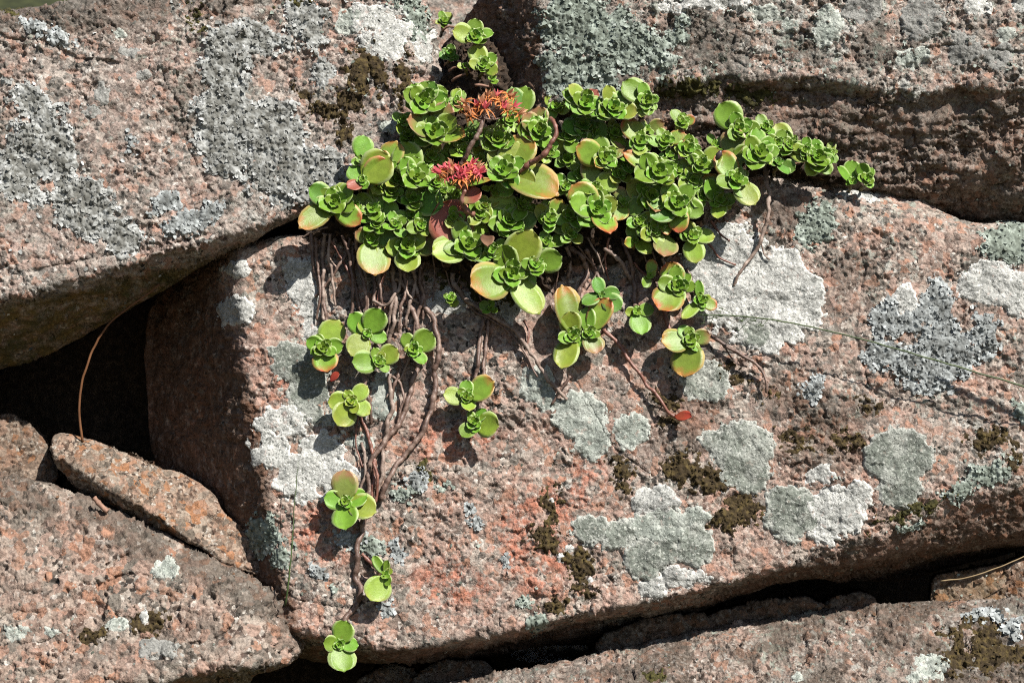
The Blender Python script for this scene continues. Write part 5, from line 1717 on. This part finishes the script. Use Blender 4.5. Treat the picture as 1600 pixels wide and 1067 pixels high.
M['carpel_pink'] = plain('carpel_pink', (.66, .13, .16), trans=.4)
M['carpel_tan'] = plain('carpel_tan', (.52, .27, .15), trans=.4)
M['petal_rust'] = plain('petal_rust', (.60, .21, .06), trans=.4)
M['petal_pink'] = plain('petal_pink', (.68, .11, .14), trans=.4)


def spikes(name, n, ln, rad, up, seed, mat, droop=0.0, width=.22):
    """n pointed blades round an axis +Z; lanceolate, folded along the middle"""
    g = np.random.default_rng(seed)
    V, F, tip = [], [], []
    for k in range(n):
        a = 2 * math.pi * (k + g.uniform(-.3, .3)) / n
        L = ln * g.uniform(.75, 1.15)
        el = up * g.uniform(.7, 1.25)
        w = L * width * g.uniform(.8, 1.2)
        b = len(V)
        for i, t in enumerate((0, .3, .65, 1.0)):
            ww = w * (.45, 1.0, .7, .06)[i]
            r = rad + L * t * math.cos(el)
            z = L * t * math.sin(el) - droop * L * t * t
            c, s = math.cos(a), math.sin(a)
            tw = g.uniform(-.15, .15) * L * t
            for u, dz in ((-1, 0), (0, -.35 * ww), (1, 0)):
                V.append((c * r - s * (u * ww + tw), s * r + c * (u * ww + tw), z + dz))
                tip.append(t)
        for i in range(3):
            for j in range(2):
                q = b + i * 3 + j
                F.append((q, q + 1, q + 4, q + 3))
    return mesh_from(name, np.array(V), np.array(F), mat, {'tip': tip})


def flower_head(label, stalk, r0, spots, cmats, pmat, smat, ln, seed, ups):
    """stalk points in layout space; spots = floret positions (px, py, Y)"""
    g = random.Random(seed)
    P = [L3(*p) for p in stalk]
    o = bpy.data.objects.new('flower_head', None)
    COL.objects.link(o)
    o.location = Vector(P[0]) * S
    o.empty_display_size = .01
    tag(o, label, 'flower', 'withered sedum flower heads')
    tube('stalk', P, r0, r0 * .8, M[smat], o, P[0], 8, True, seed=seed)
    end = P[-1]
    for i, sp in enumerate(spots):
        c = L3(*sp)
        d = (c - end)
        tube('pedicel', [end, end + d * .4 + np.array((0, 2, -3)), c], 1.9, 1.4, M[smat], o, P[0], 5, False, 5, seed=seed + i)
        ax = Vector((d[0] * .03 + g.uniform(-.3, .3), -.45 + g.uniform(-.3, .2), ups + g.uniform(-.2, .2))).normalized()
        f = bpy.data.objects.new('floret', spikes('floret', 6, ln * g.uniform(.8, 1.25), 1.6, math.radians(70), seed + i, M[g.choice(cmats)], 0, .19))
        COL.objects.link(f)
        f.parent = o
        f.matrix_local = Matrix.Translation(Vector(c - P[0]) * S) @ ax.to_track_quat('Z', 'Y').to_matrix().to_4x4() @ Matrix.Diagonal((S, S, S, 1))
        p = bpy.data.objects.new('petals', spikes('petals', 9, ln * g.uniform(.8, 1.2), 2.0, math.radians(g.uniform(0, 35)), seed + 50 + i, M[g.choice(pmat)], g.uniform(.5, 1.3), .11))
        COL.objects.link(p)
        p.parent = f
    return o


g = random.Random(9)
sp1 = [(727, 160, 8), (733, 172, 4), (722, 168, 12), (752, 160, 4), (758, 170, 0), (746, 166, 10), (768, 156, 8), (775, 150, 12), (782, 158, 6), (794, 148, 10), (800, 152, 14), (803, 166, 6), (792, 172, 2), (736, 182, 2), (810, 178, 4), (762, 150, 16), (786, 168, 0)]
flower_head("taller withered flower head, rust orange and tan, on a leaning brown stalk", [(720, 258, 10), (732, 236, 0), (746, 208, -4), (757, 186, 2)], 4.4, sp1, ['carpel_tan', 'carpel_tan', 'carpel_pink'], ['petal_rust'], 'stem_brown', 13.5, 91, .9)
sp2 = [(684, 268, -16), (690, 272, -20), (694, 264, -14), (702, 266, -20), (708, 274, -24), (714, 264, -18), (722, 270, -26), (728, 276, -22), (734, 264, -18), (741, 272, -24), (746, 262, -16), (750, 270, -18), (737, 256, -12), (698, 278, -22), (718, 280, -26), (706, 260, -12)]
flower_head("lower flower head with crimson pink spikes and a red bract on its stalk", [(738, 336, 0), (729, 328, -8), (724, 312, -14), (724, 296, -18)], 4.6, sp2, ['carpel_pink', 'carpel_pink', 'carpel_tan'], ['petal_rust', 'petal_pink'], 'stem_red', 13.5, 131, .95)
fh = [ob for ob in bpy.data.objects if ob.name.startswith('flower_head')][-1]
c0 = Vector(fh.location) / S
for th, ln_, cd, wd in ((35, 34, 'R', .9), (160, 40, 'o', .55), (5, 46, 'o', .35)):
    q = put_leaf('bract', OUTER[1 if cd == 'R' else 4], fh, None, Vector((.1, -.8, .5)).normalized(), math.radians(th), ln_, math.radians(12), wd, cd)
    pos = L3(724, 318, -16) if cd == 'R' else L3(722, 290, -18)
    q.location = (Vector(pos) - c0) * S
    q['label'] = 'red folded bract' if cd == 'R' else 'tan narrow bract'

# ---------------------------------------------------------------- grasses, twigs, litter
M['grass'] = simple('grass_green', [(.3, (.022, .042, .011)), (.6, (.045, .07, .018))], .02, rough=.5, spec=.4, bump=0)
M['straw'] = simple('straw', [(.3, (.15, .10, .05)), (.6, (.28, .21, .12))], .03, rough=.6, bump=0)
M['dry_stalk'] = simple('dry_stalk', [(.3, (.07, .03, .014)), (.6, (.135, .062, .028))], .02, rough=.55, bump=.3)
M['twig'] = simple('twig', [(.3, (.11, .06, .04)), (.6, (.24, .14, .10))], .08, rough=.7, bump=.7)

# seeding grass stalk across the right side of the middle boulder
gp = [(1100, 492, -34), (1150, 494, -40), (1220, 502, -46), (1300, 518, -50), (1400, 545, -52), (1500, 574, -52), (1600, 604, -50), (1720, 642, -46)]
P = [L3(x, y, (650 - y) * .2 + off) for x, y, off in gp]
go = bpy.data.objects.new('grass_stalk', None)
COL.objects.link(go)
go.location = Vector(P[0]) * S
go.empty_display_size = .01
tag(go, "fine green grass stalk with a seed tuft lying across the boulder's right half", 'grass')
tube('culm', P, 1.1, 1.8, M['grass'], go, P[0], 6, False, 8, seed=31)
gg = random.Random(77)
for k in range(13):
    t = k / 13
    b = np.array(P[0]) + (np.array(P[2]) - P[0]) * t * .9
    tip_ = b + np.array((gg.uniform(-22, 6), gg.uniform(-8, 8), gg.uniform(-20, 14)))
    sp_ = tube('spikelet', [b, (b + tip_) / 2 + np.array((0, 0, 1.5)), tip_], .5, .5, M['grass'], go, P[0], 4, False, 6, seed=200 + k)
    e = tip_ + np.array((gg.uniform(-9, -5), 0, gg.uniform(-3, 4)))
    tube('seed', [tip_, (tip_ + e) / 2, e], 1.3, .5, M['grass'], sp_, P[0], 5, False, 3, seed=300 + k)
# neighbour stalk standing mostly outside the view, its shadow falls on the boulder
o = tube('grass_stalk', [L3(1690, 288, -182), L3(1723, 308, -184), L3(1780, 335, -189), L3(1845, 366, -195), L3(1960, 440, -205)], 3.2, 6.0, M['grass'], None, None, 6, False, 8, seed=32)
tag(o, "thick grass stalk just beyond the right edge, casting a line of shadow on the boulder", 'grass')
# upright blade at the lower left of the middle boulder
o = tube('grass_tuft', [L3(446, 946, -82), L3(452, 900, -84), L3(457, 840, -76), L3(461, 780, -62), L3(466, 722, -48)], 1.9, .5, M['grass'], None, None, 5, False, 8, seed=33)
tag(o, "upright thin grass blade between the lower left boulder and the middle boulder", 'grass')
# dry arched stalk in the dark hollow
o = tube('dry_stalk', [L3(248, 444, 62), L3(222, 466, 58), L3(190, 488, 56), L3(160, 520, 55), L3(140, 560, 55), L3(128, 600, 56), L3(124, 640, 58), L3(129, 690, 62)], 1.8, 2.4, M['dry_stalk'], None, None, 7, False, 6, seed=34)
tag(o, "dry brown stalk arching across the dark hollow on the left", 'stalk')
o = tube('straw', [L3(1470, 908, 30), L3(1510, 902, 24), L3(1550, 890, 20), L3(1580, 878, 22), L3(1615, 862, 26)], 1.2, 1.0, M['straw'], None, None, 6, False, 6, seed=35)
tag(o, "pale straw lying across the chock stones in the right gap", 'straw')
o = tube('fallen_twig', [L3(148, 778, -18), L3(156, 786, -22), L3(163, 794, -24), L3(170, 800, -25)], 4.2, 4.6, M['twig'], None, None, 8, True, 3, seed=36)
tag(o, "stubby reddish twig lying in the crack under the wedge stone", 'twig')


def dry_leaf(px, py, Y, ln, ang, lab, mat, elev=20, wid=.8, me=None):
    o_ = bpy.data.objects.new('dry_leaf', None)
    COL.objects.link(o_)
    o_.location = Vector(L3(px, py, Y)) * S
    o_.empty_display_size = .01
    tag(o_, lab, 'leaf')
    put_leaf('blade', me or OUTER[3], o_, None, Vector((.05, -.8, .5)).normalized(), math.radians(ang), ln, math.radians(elev), wid, mat)
    return o_


LM['brown'] = leaf_mat('leaf_dead', (.12, .06, .035), (.20, .11, .065), .4, rim=(.22, .14, .09), gloss=.55, speck=.3)
LM['maroon'] = leaf_mat('leaf_withered_red', (.25, .04, .025), (.33, .05, .03), .3, rim=(.3, .08, .05), gloss=.4, speck=.4)
yb = lambda x, y: surf_at(x, y)[0]
dry_leaf(1054, 650, yb(1060, 652) - 12, 26, -18, "withered red leaf at the end of the red-brown stem", 'maroon', 25, .8)
dry_leaf(760, 364, 16, 34, 275, "dry brown pod-like leaf between two green rosettes", 'brown', 30, .7, OUTER[6])
dry_leaf(520, 1022, -52, 30, 8, "shrivelled brown leaf clinging to the lowest rosette", 'brown', 30, .45, OUTER[6])
dry_leaf(865, 300, 26, 26, 75, "small dead brown leaf tuft in the shade above the orange leaf", 'brown', 30, .7, OUTER[2])
dry_leaf(516, 596, yb(516, 600) - 8, 20, 40, "curled dead red leaf beneath the leftmost hanging rosette", 'maroon', 30, .8, OUTER[6])
# dark seed on a leaf
sd = bpy.data.meshes.new('seed')
import bmesh
bm = bmesh.new()
bmesh.ops.create_icosphere(bm, subdivisions=3, radius=1.0)
for v in bm.verts:
    n_ = .12 * math.sin(v.co.z * 9) * (1 - abs(v.co.z))
    v.co = Vector((v.co.x * (.55 + n_), v.co.y * .5, v.co.z * 1.0 + .12 * v.co.x))
bm.to_mesh(sd)
bm.free()
for p_ in sd.polygons:
    p_.use_smooth = True
sd.materials.append(simple('seed_dark', [(.3, (.02, .012, .012)), (.7, (.06, .04, .04))], .2, rough=.4, spec=.5, bump=.5))
so = link('dark_seed', sd, None, Vector(L3(1123, 243, 2)) * S)
so.scale = (8.5 * S, 8.5 * S, 8.5 * S)
so.rotation_euler = (.2, .35, 0)
tag(so, "small dark seed resting on a leaf of the right arm", 'seed')
# dead twigs in the gap under the uppermost rosettes
for i, (a_, b_) in enumerate((((706, 128, 84), (728, 116, 74)), ((716, 96, 96), (736, 112, 80)), ((690, 48, 240), (712, 42, 230)), ((742, 134, 60), (772, 138, 66)), ((700, 112, 96), (716, 104, 90)))):
    o = tube('dead_twig', [L3(*a_), (np.array(L3(*a_)) + L3(*b_)) / 2 + np.array((0, -2, 2)), L3(*b_)], 2.6, 1.8, M['twig'], None, None, 6, False, 4, seed=400 + i)
    tag(o, ("dead twig poking out left of the light green gap rosette", "dead twig crossing the dark gap below the dark green rosette", "blurred twig by the far back rosette", "dead twig behind the rust-coloured flower head", "short pale twig at the rim of the upper left boulder")[i], 'twig', 'dead twigs in the gap')

# spider funnel web in the low gap
wm = bpy.data.materials.new('web_silk')
wm.use_nodes = True
nt = NT(wm)
for n in list(nt.n):
    nt.n.remove(n)
out = nt.node("ShaderNodeOutputMaterial")
tr = nt.node("ShaderNodeBsdfTransparent")
df = nt.node("ShaderNodeBsdfDiffuse")
df.inputs[0].default_value = (.5, .5, .5, 1)
mx = nt.node("ShaderNodeMixShader")
nt.put(mx.inputs[0], nt.math('MULTIPLY', nt.step(nt.noise(coords(nt), .06, 2, .5), .35, .8), .07))
nt.l.new(tr.outputs[0], mx.inputs[1])
nt.l.new(df.outputs[0], mx.inputs[2])
nt.l.new(mx.outputs[0], out.inputs[0])
u, v = np.meshgrid(np.linspace(0, 2 * np.pi, 36, endpoint=False), np.linspace(0, 1, 8))
rr_ = 9 + 62 * v ** 1.6
X_ = 893 + rr_ * np.cos(u) * 1.35
Y_ = 1023 + rr_ * np.sin(u) * .22
dep = 24 + 40 * (1 - v) ** 3 - 16 * v + 10 * np.sin(u) * -v
k_ = (DC + dep) / DC
V = np.stack([(X_ - 800) * k_, dep, (533.5 - Y_) * k_], -1).reshape(-1, 3)
idx = np.arange(36 * 8).reshape(8, 36)
F = np.stack([idx[:-1], np.roll(idx[:-1], -1, 1), np.roll(idx[1:], -1, 1), idx[1:]], -1).reshape(-1, 4)
wo_ = V.mean(0)
w_ = link('spider_web', mesh_from('spider_web', (V - wo_) * S, F, wm), None, wo_ * S)
tag(w_, "faint grey funnel web with a round hole in the low gap", 'spider web')
